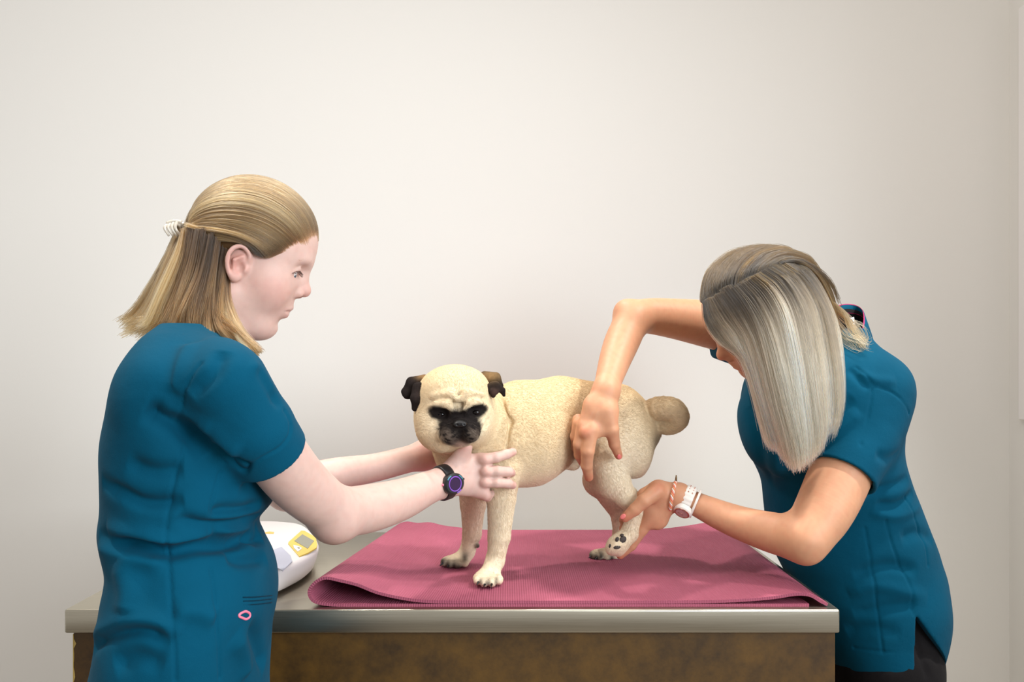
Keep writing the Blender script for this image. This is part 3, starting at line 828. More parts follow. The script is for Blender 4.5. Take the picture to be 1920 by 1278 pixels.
def head_ops(fr):
    O, f, s, u = fr; L = hl_point(fr)
    def E(c, r): return ell(L(*c), r, f, u)      # radii: f, (w x u), u
    def E2(c, r): return ell(L(*c), (r[0], r[1], r[2]), f, u)
    o = [U(E((.004, 0, .045), (.086, .072, .084))), U(E((.044, 0, .05), (.047, .058, .052)), .03),
         U(E((.028, 0, -.012), (.062, .060, .078)), .03),
         U(cone(L(.080, -.028, .033), L(.080, .028, .033), .0135), .012)]
    for k in (1, -1):
        o += [U(E((.046, .038 * k, -.024), (.034, .027, .036)), .02), U(cone(L(.0, .050 * k, -.052), L(.05, .022 * k, -.080), .020, .018), .025)]
    o += [U(E((.058, 0, -.079), (.021, .022, .016)), .015), U(E((.036, 0, -.084), (.034, .042, .020)), .02),
          U(E((.058, 0, -.045), (.030, .031, .027)), .015)]
    for k in (1, -1):
        o += [SUB(E((.094, .033 * k, .014), (.014, .018, .011)), .014), U(E((.067, .031 * k, .012), (.0120, .0150, .0120)), .004)]
        # upper and lower lids
        o += [U(cone(L(.073, .046 * k, .009), L(.0830, .034 * k, .0185), .0030), .003), U(cone(L(.0830, .034 * k, .0185), L(.082, .020 * k, .0115), .0030), .003),
              U(cone(L(.072, .045 * k, .005), L(.0795, .033 * k, -.0005), .0026), .004)]
    o += [U(cone(L(.083, 0, .022), L(.096, 0, -.004), .0085, .0095), .010), U(E((.0975, 0, -.0085), (.0118, .0105, .0105)), .006)]
    for k in (1, -1): o.append(U(E((.0885, .0122 * k, -.0155), (.0115, .0068, .0080)), .005))
    o += [U(cone(L(.080, -.020, -.0455), L(.0872, -.004, -.0400), .0042, .0052), .004), U(cone(L(.080, .020, -.0455), L(.0872, .004, -.0400), .0042, .0052), .004),
          U(cone(L(.078, -.016, -.0525), L(.0815, 0, -.0535), .0050, .0064), .004), U(cone(L(.078, .016, -.0525), L(.0815, 0, -.0535), .0050, .0064), .004)]
    for k in (1, -1):
        o += [SUB(cone(L(.094, 0, -.0466), L(.080, .023 * k, -.0478), .0021, .0014), .003), SUB(E((.0915, .0062 * k, -.0225), (.0036, .0028, .0045)), .003)]
    o += [SUB(E((.0865, 0, -.067), (.008, .018, .0045)), .010)]
    # ears
    for k in (1, -1):
        EL = lambda f_, s_, u_: L((f_ + .010) * .78 + .002, ((s_ - .066) * .85 + .066) * k, (u_ - .003) * .78 - .006)
        def EE(c, r): return ell(EL(*c), tuple(.8 * q for q in r), f, u)
        g = [U(EE((-.008, .068, .004), (.019, .008, .029)), .004), U(EE((-.004, .064, -.002), (.016, .010, .024)), .006)]
        rim = [(.008, .070, .010), (.007, .074, .022), (-.002, .078, .032), (-.013, .080, .033), (-.023, .081, .026), (-.027, .081, .012), (-.024, .079, -.006), (-.016, .076, -.020), (-.006, .072, -.026)]
        rim = smooth_path(rim, 22)
        for i in range(21): g.append(U(cone(EL(*rim[i]), EL(*rim[i + 1]), .0031), .0015))
        g += [U(EE((-.005, .073, -.023), (.009, .005, .009)), .005), U(EE((.007, .072, -.004), (.005, .005, .007)), .004),
              U(cone(EL(-.002, .076, .019), EL(-.015, .0775, .006), .0024), .003), U(cone(EL(-.015, .0775, .006), EL(-.010, .075, -.014), .0024, .002), .003),
              SUB(EE((-.002, .080, -.003), (.0085, .010, .0105)), .004), SUB(cone(EL(.000, .0785, .020), EL(-.010, .082, .026), .0021), .003), SUB(cone(EL(-.010, .082, .026), EL(-.020, .082, .012), .0021), .003)]
        o.append(U(g, .006))
    return o
def hairline_cut(fr, tab):
    fs, us = zip(*tab)
    def g(X):
        q = to_local(fr, X); return (np.interp(q[:, 0], fs, us) - q[:, 2]) * .7
    return g
def skin_colors(V, fr, base, pink, lip, spots):
    c = np.tile(np.array(s2l(base)), (len(V), 1)); pk = np.array(s2l(pink))
    def mix(w, k):
        nonlocal c
        w = np.clip(w, 0, 1)[:, None]; c = c * (1 - w) + np.array(k) * w
    q = to_local(fr, V); 
    g = lambda p, r: np.exp(-(((q - np.array(p)) / np.array(r)) ** 2).sum(1))
    gs = lambda p, r: g(p, r) + g((p[0], -p[1], p[2]), r)
    mix(.5 * gs((.055, .045, -.025), (.03, .03, .022)), pk); mix(.55 * g((.10, 0, -.012), (.014, .014, .012)), pk); mix(.55 * gs((.002, .076, -.006), (.020, .012, .030)), pk)
    lp = np.array(s2l(lip))
    for a, b, w in (((.080, .02, -.0445), (.089, .002, -.0415), .0036), ((.079, .016, -.0525), (.084, 0, -.054), .0046)):
        for k in (1, -1):
            d, _ = seg_dist(q, [(a[0], a[1] * k, a[2]), (b[0], b[1] * k, b[2])]); mix(.75 * np.exp(-(d / w) ** 2), lp)
    d, _ = seg_dist(q, [(.088, .0, -.0466), (.078, .022, -.0478)]); mix(.7 * np.exp(-(d / .0017) ** 2), lp * .35)
    d, _ = seg_dist(q, [(.088, .0, -.0466), (.078, -.022, -.0478)]); mix(.7 * np.exp(-(d / .0017) ** 2), lp * .35)
    for p_, r, w in spots: mix(w * gauss(V, P(*p_), (r, r * 1.3, r)), pk)
    nz = np.sin(V[:, 0] * 210 + 2 * np.sin(V[:, 1] * 170)) * np.sin(V[:, 2] * 190 + 2 * np.sin(V[:, 0] * 130))
    mix(.10 * (nz > 0) * np.abs(nz), pk)
    return c
def skin_mat(name):
    m = mat(name, (220, 180, 160), .52, spec=.35, Subsurface_Weight=.18, Subsurface_Scale=.006)
    bsdf(m).inputs['Subsurface Radius'].default_value = (1.0, .35, .2)
    attr_col(m, 'col', .035, 90); noise_bump(m, 380, .10, .0006, 4)
    return m
def cloth_mat(name, c):
    m = mat(name, c, .85, spec=.08, Sheen_Weight=.02)
    tc = nd(m, 'ShaderNodeTexCoord'); n = nd(m, 'ShaderNodeTexNoise'); n.inputs['Scale'].default_value = 7; n.inputs['Detail'].default_value = 7
    lk(m, tc.outputs['Object'], n.inputs['Vector']); r = nd(m, 'ShaderNodeValToRGB'); e = r.color_ramp.elements
    e[0].position = .3; e[1].position = .7; e[0].color = rgba([x * .94 for x in c]); e[1].color = rgba([min(255, x * 1.05) for x in c])
    lk(m, n.outputs['Fac'], r.inputs[0]); lk(m, r.outputs[0], bsdf(m).inputs['Base Color'])
    n2 = nd(m, 'ShaderNodeTexNoise'); n2.inputs['Scale'].default_value = 900; lk(m, tc.outputs['Object'], n2.inputs['Vector'])
    n3 = nd(m, 'ShaderNodeTexNoise'); n3.inputs['Scale'].default_value = 22; n3.inputs['Detail'].default_value = 4; lk(m, tc.outputs['Object'], n3.inputs['Vector'])
    b = nd(m, 'ShaderNodeBump'); b.inputs['Strength'].default_value = .25; b.inputs['Distance'].default_value = .0008; lk(m, n2.outputs['Fac'], b.inputs['Height'])
    b2 = nd(m, 'ShaderNodeBump'); b2.inputs['Strength'].default_value = .35; b2.inputs['Distance'].default_value = .006; lk(m, n3.outputs['Fac'], b2.inputs['Height'])
    lk(m, b.outputs[0], b2.inputs['Normal']); lk(m, b2.outputs[0], bsdf(m).inputs['Normal'])
    return m
def bundle(guides, n, k=12, clumps=60, wid=(.004, .004), loose=(.0008, .0022), cs=.06, thick=.004, wav=.0, trim=.12):
    """strands between neighbouring guides (all in world space) -> (n,k,3), clump index"""
    G = np.array([smooth_path(g, k) for g in guides]); m = len(G)
    cu = rng.uniform(0, m - 1, clumps); co = rng.normal(0, 1, (clumps, 3))
    ci = rng.integers(0, clumps, n)
    u = np.clip(cu[ci] + rng.normal(0, cs, n) * (m - 1), 0, m - 1 - 1e-6)
    i = u.astype(int); f = (u - i)[:, None, None]
    Pth = G[i] * (1 - f) + G[np.minimum(i + 1, m - 1)] * f
    t = np.linspace(0, 1, k)[None, :, None]
    w = wid[0] + (wid[1] - wid[0]) * t; l = loose[0] + (loose[1] - loose[0]) * t
    Pth = Pth + co[ci][:, None, :] * w + rng.normal(0, 1, (n, 1, 3)) * l
    if wav:
        ph = rng.uniform(0, 6.28, (clumps, 3)); fr = rng.uniform(1.0, 2.4, (clumps, 3))
        Pth = Pth + wav * np.sin(ph[ci][:, None, :] + fr[ci][:, None, :] * 3.1 * t) * t
    # uneven ends
    e = 1 - trim * rng.random(n) ** 1.5
    tt = np.linspace(0, 1, k)[None, :] * e[:, None] * (k - 1); j = np.minimum(tt.astype(int), k - 2); ff = (tt - j)[..., None]
    ar = np.arange(n)[:, None]
    return Pth[ar, j] * (1 - ff) + Pth[ar, j + 1] * ff, ci
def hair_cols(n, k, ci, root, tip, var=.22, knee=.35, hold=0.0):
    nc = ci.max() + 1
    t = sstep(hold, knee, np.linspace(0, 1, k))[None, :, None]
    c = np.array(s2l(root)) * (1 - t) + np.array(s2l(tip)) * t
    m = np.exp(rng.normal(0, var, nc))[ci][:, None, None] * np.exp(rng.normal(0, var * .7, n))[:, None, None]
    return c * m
def hair_mat(name, rough=.42):
    m = bpy.data.materials.new(name); m.use_nodes = True; nt = m.node_tree; nt.nodes.clear()
    o = nt.nodes.new('ShaderNodeOutputMaterial'); h = nt.nodes.new('ShaderNodeBsdfHairPrincipled'); a = nt.nodes.new('ShaderNodeAttribute'); a.attribute_name = 'col'
    h.parametrization = 'COLOR'; h.inputs['Roughness'].default_value = rough; h.inputs['Radial Roughness'].default_value = .45
    h.inputs['Coat'].default_value = 0
    nt.links.new(a.outputs['Color'], h.inputs['Color']); nt.links.new(h.outputs[0], o.inputs['Surface'])
    return m
def loft_obj(name, ops, h, m, parent, smooth=1, fold=None):
    V, Q = surface(ops, h, smooth=smooth)
    if fold: V = fold(V, Q)
    return link(name, fast_mesh(name, V, Q), m, parent), V, Q
def nail(c, along, out, m, parent, w=.0052, l=.0068):
    a = np.asarray(along, float); a /= np.linalg.norm(a); u = np.cross(a, out); u /= np.linalg.norm(u)
    v, q = surface([U(ell(c, (w, .0016, l), u, a))], .0009, smooth=0)
    return link('fingernail', fast_mesh('fingernail', v, q), m, parent)
def shoes(parent, feet, m_s, m_sole):
    for (x, y, ang) in feet:
        c, s = math.cos(ang), math.sin(ang); D = np.array([c, s, 0])
        p = np.array([x, y, 0.])
        v, q = surface([U(ell(p + D * .04 + (0, 0, .045), (.13, .046, .045), D, (0, 0, 1))), U(cone(p - D * .03 + (0, 0, .06), p - D * .035 + (0, 0, .10), .045, .045), .03), ('i', half((0, 0, .018), (0, 0, -1)), .004)], .006, smooth=1)
        sh = link('shoe', fast_mesh('shoe', v, q), m_s, parent)
        v, q = surface([U(ell(p + D * .04 + (0, 0, .012), (.134, .05, .03), D, (0, 0, 1))), ('i', half((0, 0, .020), (0, 0, 1)), .002), ('i', half((0, 0, .001), (0, 0, -1)), .002)], .005, smooth=0)
        link('sole', fast_mesh('sole', v, q), m_sole, sh)
# ================================================================ the woman on the left
TEAL = (0, 70, 94)
m_scrub = cloth_mat('teal_cotton', TEAL)
m_black = cloth_mat('black_trousers', (26, 24, 25))
m_shoe = mat('shoe_black', (36, 34, 34), .6); m_sole = mat('shoe_sole', (210, 206, 200), .7)
m_skin = skin_mat('skin'); m_nail = mat('nail', (232, 186, 172), .3)
hA = head_frame(P(455, 493, 1.22), 19, 13, 2, 1); LA = hl_point(hA)
armA = limb([(428, 730, 1.03), (505, 835, 1.07), (560, 905, 1.125), (628, 962, 1.20)], [60, 59, 55, 47], .02) + \
    limb([(628, 962, 1.20), (690, 953, 1.265), (752, 936, 1.33), (800, 915, 1.388), (836, 902, 1.42)], [46, 45, 38.5, 31, 27], .02) + [U(pe((628, 985, 1.195), 22, 20, .02), .03)]
wristA = (836, 902, 1.42)
handA = [
    U(pc((838, 902, 1.424), (868, 893, 1.445), 27, 33, dep=(.019, .017)), .02),
    U(pc((866, 886, 1.445), (902, 882, 1.452), 34, 34, dep=(.016, .013)), .012),
    U(pc((866, 905, 1.446), (900, 915, 1.455), 20, 18, dep=(.015, .012)), .012),
    U(pc((850, 876, 1.438), (868, 848, 1.435), 16, 12.5), .014), 
    finger([(866, 852, 1.437), (874, 838, 1.432), (871, 823, 1.436)], [12.5, 11, 9], .008),
    finger([(903, 861, 1.447), (930, 857, 1.448), (950, 851, 1.460), (961, 847, 1.472)], [11.5, 9.8, 9.2, 8.0], .005),
    finger([(908, 884, 1.446), (933, 883, 1.446), (954, 884, 1.460), (959, 886, 1.474)], [11.5, 10, 9.2, 8.0], .005),
    finger([(906, 903, 1.448), (931, 904, 1.447), (953, 906, 1.458), (961, 909, 1.472)], [11, 9.6, 8.8, 7.8], .005),
    finger([(897, 919, 1.452), (911, 928, 1.452), (914, 931, 1.468), (920, 925, 1.482)], [11.5, 9.5, 8.6, 7.8], .008),
    U(pe((910, 862, 1.438), 8, 8, .007), .008), U(pe((911, 884, 1.436), 8, 8, .007), .008), U(pe((909, 904, 1.438), 8, 8, .007), .008),
]
farA = limb([(352, 705, 1.28), (440, 830, 1.35), (540, 915, 1.42)], [56, 48, 40], .02) + limb([(540, 915, 1.42), (620, 890, 1.475), (700, 877, 1.525), (760, 862, 1.56), (796, 853, 1.585)], [36, 31, 26.5, 25, 25], .02)
farhand = [
    U(pc((794, 853, 1.585), (822, 850, 1.625), 25, 28, dep=(.018, .015)), .02), U(pc((820, 850, 1.625), (852, 852, 1.635), 28, 28, dep=(.014, .012)), .012),
    finger([(800, 838, 1.59), (812, 832, 1.575), (820, 836, 1.57)], [12, 9, 8], .01),
    finger([(855, 836, 1.635), (880, 832, 1.635), (896, 836, 1.63)], [9, 8.5, 7], .006), finger([(857, 848, 1.637), (885, 848, 1.64), (903, 852, 1.635)], [9, 8.5, 7], .006),
    finger([(857, 860, 1.637), (884, 863, 1.64), (900, 868, 1.635)], [9, 8, 7], .006), finger([(854, 872, 1.637), (876, 877, 1.64), (890, 882, 1.635)], [8, 7, 6], .006),
]
coreA = [U(cone(P(378, 680, 1.17), P(345, 790, 1.14), .045, .06), .03), U(cone(P(345, 790, 1.14), P(345, 1150, 1.13), .06, .06), .03),
         U(cone(P(370, 705, 1.16), P(422, 722, 1.03), .035, .04), .02), U(cone(P(365, 700, 1.18), P(354, 715, 1.28), .035, .04), .02)]
neckA = [U(cone(LA(-.026, 0, -.040), P(378, 668, 1.172), (.049, .049), (.054, .054)), .02)]
opsA = coreA + neckA + [U(head_ops(hA), .02)] + armA + farA + handA + farhand
VA, QA = surface(opsA, .0019, smooth=3)
NA = normals(VA, QA)
for pts in ([(870, 884), (905, 884)], [(868, 893), (904, 903)], [(868, 876), (905, 864)]):     # tendons
    s3 = on_surf(VA, pts); VA = crease(VA, NA, s3, .0035, -.0012)
for pts in ([(930, 850), (931, 870)], [(934, 874), (935, 893)], [(932, 896), (932, 913)]):
    s3 = on_surf(VA, pts); VA = crease(VA, NA, s3, .0012, .0007)
skA = skin_colors(VA, hA, (206, 172, 159), (194, 120, 106), (188, 108, 104),
                  [((910, 862, 1.43), .010, .28), ((911, 884, 1.43), .010, .28), ((909, 904, 1.43), .010, .28), ((908, 930, 1.45), .012, .4), ((957, 851, 1.47), .010, .6), ((958, 886, 1.47), .010, .6), ((958, 907, 1.47), .010, .6),
                   ((625, 1000, 1.19), .025, .35), ((800, 850, 1.57), .03, .45), ((870, 835, 1.42), .014, .5)])
locA = np.array([P(345, 1150, 1.13)[0], P(345, 1150, 1.13)[1], 0.])
pA = thing('person', locA, 'woman in teal scrubs at the left, half-up blonde hair, black watch, steadying the pug', 'person')
me = fast_mesh('body', VA, QA); set_col(me, skA); bodyA = link('body', me, m_skin, pA)
# eye, lashes, brow
m_eyew = mat('eye_white', (226, 222, 220), .15); m_iris = mat('iris', (60, 76, 90), .1)
for k in (1, -1):
    e = sphere('eye', LA(.0700, .031 * k, .0105), .0130, m_eyew, pA)
    g = np.array([.82, .15 * k, -.42]); g /= np.linalg.norm(g)
    cpt = LA(.0695, .031 * k, .0105) + (hA[1] * g[0] + hA[2] * g[1] + hA[3] * g[2]) * .0090
    sphere('iris', cpt, .0056, m_iris, e)
m_lash = hair_mat('lash', .4)
def lash_set(fr, name, root, tip, n, col, parent, rad, jit):
    L = hl_point(fr); out = []
    for k in (1, -1):
        for i in range(n):
            t = (i + .5) / n; a = np.array([np.interp(t, np.linspace(0, 1, len(root)), [q[j] for q in root]) for j in range(3)]); b = np.array([np.interp(t, np.linspace(0, 1, len(tip)), [q[j] for q in tip]) for j in range(3)])
            a = a + rng.normal(0, jit, 3); b = b + rng.normal(0, jit, 3); mm = (a + b) / 2 + np.array([.0006, 0, -.0006])
            out.append([L(q[0], q[1] * k, q[2]) for q in (a, mm, b)])
    out = np.array(out); return strands(name, out, np.array([rad, rad * .8, rad * .3]), m_lash, parent, np.tile(np.array(s2l(col)), (len(out), 3, 1)))
lash_set(hA, 'eyelashes', [(.0750, .0465, .0095), (.0855, .0355, .0160), (.0845, .0220, .0110)], [(.0785, .0525, .0065), (.0925, .0400, .0125), (.0915, .0230, .0085)], 24, (22, 16, 14), pA, .00036, .0003)
lash_set(hA, 'eyebrow', [(.0930, .012, .030), (.0930, .024, .034), (.086, .040, .034)], [(.0945, .020, .0345), (.0905, .035, .0375), (.079, .050, .030)], 60, (132, 96, 64), pA, .00036, .0014)
# ---------------- scrub top
tr = slices([(612, 300, 430, 1.17, .080), (640, 262, 455, 1.15, .12), (680, 228, 480, 1.14, .155), (730, 204, 492, 1.135, .165), (800, 188, 500, 1.13, .155), (890, 185, 507, 1.13, .145), (945, 186, 511, 1.13, .140),
             (985, 181, 488, 1.13, .135), (1012, 184, 497, 1.13, .138), (1053, 193, 514, 1.13, .145), (1102, 187, 520, 1.13, .155), (1150, 180, 519, 1.13, .160), (1199, 168, 512, 1.13, .163), (1278, 151, 507, 1.13, .163), (1400, 138, 508, 1.13, .163)])
torsoA = Loft(tr)
sleeveA = [U(pc((424, 722, 1.015), (474, 800, 1.045), 77, 76)), U(pc((474, 800, 1.045), (513, 866, 1.088), 76, 71), .004)]
hemp, hemn = P(503, 852, 1.078), P(515, 868, 1.088) - P(470, 800, 1.045)
sleeveA += [('i', half(hemp, hemn), .003), ('s', pc((486, 824, 1.060), (540, 905, 1.11), 61, 62), .003)]
sleeveF = [U(pc((352, 705, 1.27), (430, 815, 1.345), 62, 58))]
sleeveF += [('i', half(P(425, 808, 1.34), P(430, 815, 1.345) - P(352, 705, 1.27)), .003)]
bust = [U(pe((455, 830, 1.17), 62, 72, .085), .05)]
opsT = [U(torsoA)] + bust + [U(pc((340, 668, 1.165), (405, 690, 1.04), 46, 58), .03), U(pc((345, 668, 1.17), (350, 695, 1.26), 48, 52), .03), U(sleeveF, .02), U(sleeveA, .022), ('s', cone(LA(-.035, 0, -.07), P(378, 640, 1.172), .060, .062), .006)]
def foldA(V, Q):
    N = normals(V, Q)
    def F_(pts, w, d, tol=7, taper=True):
        nonlocal V
        V = crease(V, N, dense(on_surf(V, pts, tol)), w, d * (1.85 if taper else 1.25), taper)
    # seams
    for pts in ([(347, 843), (330, 900), (318, 940), (310, 989), (315, 1032), (320, 1129), (326, 1200), (328, 1275)], [(412, 886), (393, 956), (392, 999), (398, 1075), (404, 1156), (412, 1270)],
                [(377, 681), (356, 712), (341, 762), (340, 795), (377, 827), (420, 870)], [(534, 768), (546, 800), (530, 832), (490, 858), (450, 882)]):
        F_(pts, .0022, .0022, 6, False)
    for pts, w, d in (([(183, 1004), (248, 1021), (312, 1034), (372, 1022), (441, 1016), (488, 990)], .010, .011), ([(186, 1018), (248, 1042), (312, 1056)], .012, -.005), ([(200, 990), (270, 1002), (330, 1012), (400, 1004)], .012, -.006),
                      ([(191, 902), (225, 920), (264, 940), (310, 944), (345, 936)], .009, .006), ([(240, 868), (290, 884), (345, 880)], .011, .005), ([(269, 768), (305, 782), (340, 800), (390, 850)], .013, .009), ([(300, 760), (345, 775), (400, 800)], .012, -.004),
                      ([(393, 962), (420, 955), (455, 953), (490, 944)], .008, .006), ([(330, 968), (380, 985), (440, 985), (490, 968)], .009, .006), ([(405, 990), (450, 998), (480, 992)], .007, -.004), ([(455, 1005), (478, 1012), (496, 1004)], .007, .005),
                      ([(167, 1212), (195, 1195), (235, 1184), (280, 1182), (323, 1204)], .009, .007), ([(175, 1195), (235, 1168), (290, 1168), (340, 1190)], .012, -.005), ([(215, 1248), (260, 1232), (310, 1246)], .012, .004),
                      ([(360, 640), (340, 690), (330, 740)], .013, -.004), ([(420, 660), (400, 700), (360, 740)], .010, .004), ([(478, 690), (503, 722), (528, 764)], .008, .003), ([(465, 680), (492, 708), (512, 738)], .010, -.002),
                      ([(400, 830), (440, 868), (470, 880)], .010, .008), ([(380, 790), (420, 830), (450, 850)], .014, -.004), ([(325, 1150), (370, 1146), (405, 1160)], .012, -.004), ([(470, 1170), (490, 1210), (500, 1250)], .012, .006), ([(440, 1190), (460, 1230), (462, 1270)], .014, -.005),
                      ([(220, 1050), (240, 1110), (230, 1150)], .016, -.004), ([(425, 1040), (460, 1050), (505, 1048)], .010, .005)):
        F_(pts, w, d)
    t = np.sin(V[:, 2] * 46 + 3 * np.sin(V[:, 0] * 14)) * np.sin(V[:, 0] * 31 + V[:, 2] * 9)
    V = V + N * (.0016 * t)[:, None]
    return relax(V, Q, 1)[0]
topA, VT, QT = loft_obj('scrub_top', opsT, .003, m_scrub, pA, 1, foldA)
def seam(pts, VV, m, parent, name='seam', r=.0011, lift=.0002):
    p3 = dense(on_surf(VV, pts, 5), 6); p3[:, 1] -= lift
    return tube(name, p3, r, m, parent, 6)
m_dark = cloth_mat('teal_dark', (0, 44, 62))
def relax_loop(q):
    for _ in range(3): q = .5 * q + .25 * (np.roll(q, 1, 0) + np.roll(q, -1, 0))
    return q
# pocket welt with pull loop
pk = on_surf(VT, [(455, 1119), (475, 1118), (495, 1117), (512, 1116)], 5)
V0 = []
for dz in (0, -.005, -.010):
    tube('pocket_stitch', dense(pk + np.array([0, -.0006, dz])), .0009, m_dark, topA, 6)
th = np.linspace(0, 2 * PI, 28, endpoint=False)
lpp = on_surf(VT, [(462 + (10 if math.cos(a) > 0 else 11) * math.cos(a), 1151 + (8 if math.cos(a) > -.2 else 5) * math.sin(a)) for a in th], 5)
lpp = lpp * .0 + relax_loop(lpp) + np.array([-.0012, -.0042, 0]); lp = lpp.mean(0)
m_pink = mat('pink_cord', (246, 128, 152), .5)
tag(tube('pull_loop', lpp, .0017, m_pink, topA, 8, True), 'pink cord loop')
tube('pull_loop_shank', [lpp[14], lpp[14] + np.array([-.002, .006, .001])], .002, m_pink, topA, 8)
# ---------------- trousers and shoes (below the picture)
hx, hy = locA[0], locA[1]
fd = np.array([math.cos(.5), math.sin(.5), 0]); sd = np.array([math.sin(.5), -math.cos(.5), 0])
def legs(h, f, s, m, parent, top):
    o = []
    for k in (1, -1):
        a = h + s * .085 * k
        o += [U(cone(a + (0, 0, top - .05), a + f * .02 + (0, 0, .48), .095, .068), .05), U(cone(a + f * .02 + (0, 0, .48), a - f * .01 + (0, 0, .08), .066, .055), .03)]
    o += [U(ell(h + (0, 0, top - .04), (.135, .15, .09), f, (0, 0, 1)), .05), ('i', half((0, 0, .045), (0, 0, -1)), .003)]
    return loft_obj('trousers', o, .008, m, parent, 2)[0]
legs(np.array([hx, hy, 0]), fd, sd, m_black, pA, .78)
shoes(pA, [(*(np.array([hx, hy, 0]) + sd * .085 * k)[:2], .5) for k in (1, -1)], m_shoe, m_sole)
# ---------------- hair
m_hair = hair_mat('hair_strand'); m_hairbase = mat('hair_base', (84, 60, 34), .7, spec=.2)
capA = [U(ell(LA(.004, 0, .044), (.0935, .0775, .0855), hA[1], hA[3])), ('i', hairline_cut(hA, [(-.2, -.1), (-.034, -.06), (-.021, .006), (.012, .013), (.024, .012), (.036, .014), (.048, .024), (.061, .040), (.092, .072), (.13, .10)]), .004)]
backA = [U(pc((384, 452, 1.215), (330, 520, 1.21), 20, 24, dep=(.035, .035))), U(pc((330, 520, 1.21), (300, 580, 1.205), 24, 18, dep=(.035, .03)), .02),
         U(pc((398, 465, 1.20), (375, 560, 1.19), 24, 32, dep=(.05, .045)), .02), U(pc((375, 560, 1.19), (356, 600, 1.18), 32, 20, dep=(.045, .04)), .02),
         U(pc((412, 500, 1.178), (430, 590, 1.152), 11, 10, dep=(.015, .010)), .02), U(pc((430, 590, 1.152), (452, 628, 1.132), 9, 6, dep=(.009, .006)), .012)]
hairbase, vH, qH = loft_obj('hair', [U(capA), U(backA, .02)], .003, m_hairbase, pA, 1)
n1, k1 = 6000, 14
def slerp_strands(fr, n, starts, end, cen, rad, lift, clumps=70, endj=(.004, .008, .004), k=14):
    """strands combed over the head from the hairline to a gathering point; all in head space"""
    cen = np.array(cen); rad = np.array(rad)
    sp = smooth_path(starts, 200)
    ci = rng.integers(0, clumps, n); cu = rng.uniform(0, 199, clumps); cl = rng.normal(0, 1, clumps); ce = rng.normal(0, 1, (clumps, 3)) * np.array(endj)
    ui = np.clip(cu[ci] + rng.normal(0, 4.0, n), 0, 199).astype(int)
    s = sp[ui]
    e = np.array(end) + ce[ci] + rng.normal(0, .4, (n, 3)) * np.array(endj); e[:, 1] += .018 * (ui / 199.) ** 2
    A = (s - cen) / rad; Bn = (e - cen) / rad
    la, lb = np.linalg.norm(A, axis=1), np.linalg.norm(Bn, axis=1); A /= la[:, None]; Bn /= lb[:, None]
    ay = A[:, 1]
    M = np.stack([np.full(n, -.05), ay * 1.05 + .22, 1.15 * (1 - ay ** 2) - .34 * np.clip(ay, 0, 1) ** 2], 1) * 1.25
    t = np.linspace(0, 1, k)[None, :, None]
    D = A[:, None] * (1 - t) ** 2 + M[:, None] * 2 * t * (1 - t) + Bn[:, None] * t ** 2
    D /= np.linalg.norm(D, axis=2)[..., None]
    t = t[..., 0]
    R = np.where(t < .12, la[:, None] + (1 - la[:, None]) * t / .12, np.where(t > .85, 1 + (lb[:, None] - 1) * (t - .85) / .15, 1.0))
    R = R + (lift * (.3 + .7 * np.sin(PI * t)) * (rng.normal(.4, .35, n)[:, None] + .8 * cl[ci][:, None]))
    q = cen + D * R[..., None] * rad
    return fr[0] + q[..., :1] * fr[1] + q[..., 1:2] * fr[2] + q[..., 2:] * fr[3], ci, ui / 199.
paths = []; cols = []
near_line = [(.060, -.060, .078), (.080, -.03, .084), (.093, 0, .072), (.090, .022, .066), (.082, .042, .055), (.068, .056, .044), (.054, .065, .029), (.040, .071, .016), (.026, .075, .013), (.012, .0765, .017), (-.002, .077, .019)]
p_, c_, u_ = slerp_strands(hA, 9500, near_line, (-.082, .006, .018), (.004, 0, .044), (.096, .0805, .0885), .022, 110)
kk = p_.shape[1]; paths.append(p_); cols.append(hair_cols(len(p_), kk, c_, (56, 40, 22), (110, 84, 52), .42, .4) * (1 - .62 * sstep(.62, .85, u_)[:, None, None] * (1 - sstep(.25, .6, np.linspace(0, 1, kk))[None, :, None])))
# the nearer strands above the ear, roots dark
pony = [[P(338, 432, 1.215), P(318, 480, 1.215), P(288, 545, 1.215), P(260, 592, 1.215), P(232, 610, 1.22)], [P(342, 434, 1.19), P(322, 480, 1.175), P(294, 545, 1.17), P(268, 594, 1.175), P(246, 612, 1.18)],
        [P(350, 438, 1.178), P(334, 484, 1.158), P(308, 550, 1.150), P(286, 600, 1.152), P(266, 618, 1.158)], [P(356, 434, 1.166), P(350, 490, 1.150), P(328, 555, 1.142), P(306, 602, 1.142), P(292, 620, 1.150)],
        [P(370, 434, 1.157), P(364, 495, 1.145), P(345, 560, 1.138), P(326, 604, 1.138), P(312, 624, 1.145)]]
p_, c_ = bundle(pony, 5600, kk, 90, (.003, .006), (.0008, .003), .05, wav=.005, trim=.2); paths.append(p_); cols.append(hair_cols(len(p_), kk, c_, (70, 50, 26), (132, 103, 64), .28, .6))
low = [[P(362, 430, 1.162), P(352, 490, 1.148), P(338, 550, 1.140), P(322, 600, 1.136), P(314, 622, 1.140)], [P(382, 434, 1.150), P(372, 500, 1.144), P(354, 560, 1.135), P(342, 610, 1.130), P(330, 632, 1.135)],
       [P(400, 440, 1.146), P(388, 510, 1.142), P(370, 570, 1.131), P(362, 610, 1.126), P(374, 630, 1.126)], [P(414, 450, 1.152), P(402, 520, 1.142), P(394, 580, 1.131), P(398, 615, 1.126), P(416, 642, 1.122)],
       [P(420, 466, 1.160), P(412, 530, 1.150), P(414, 590, 1.130), P(428, 622, 1.120), P(452, 648, 1.110)]]
p_, c_ = bundle(low, 6500, kk, 90, (.003, .006), (.0008, .0026), .035, wav=.006, trim=.2); paths.append(p_); cols.append(hair_cols(len(p_), kk, c_, (46, 31, 17), (112, 80, 46), .46, .9))
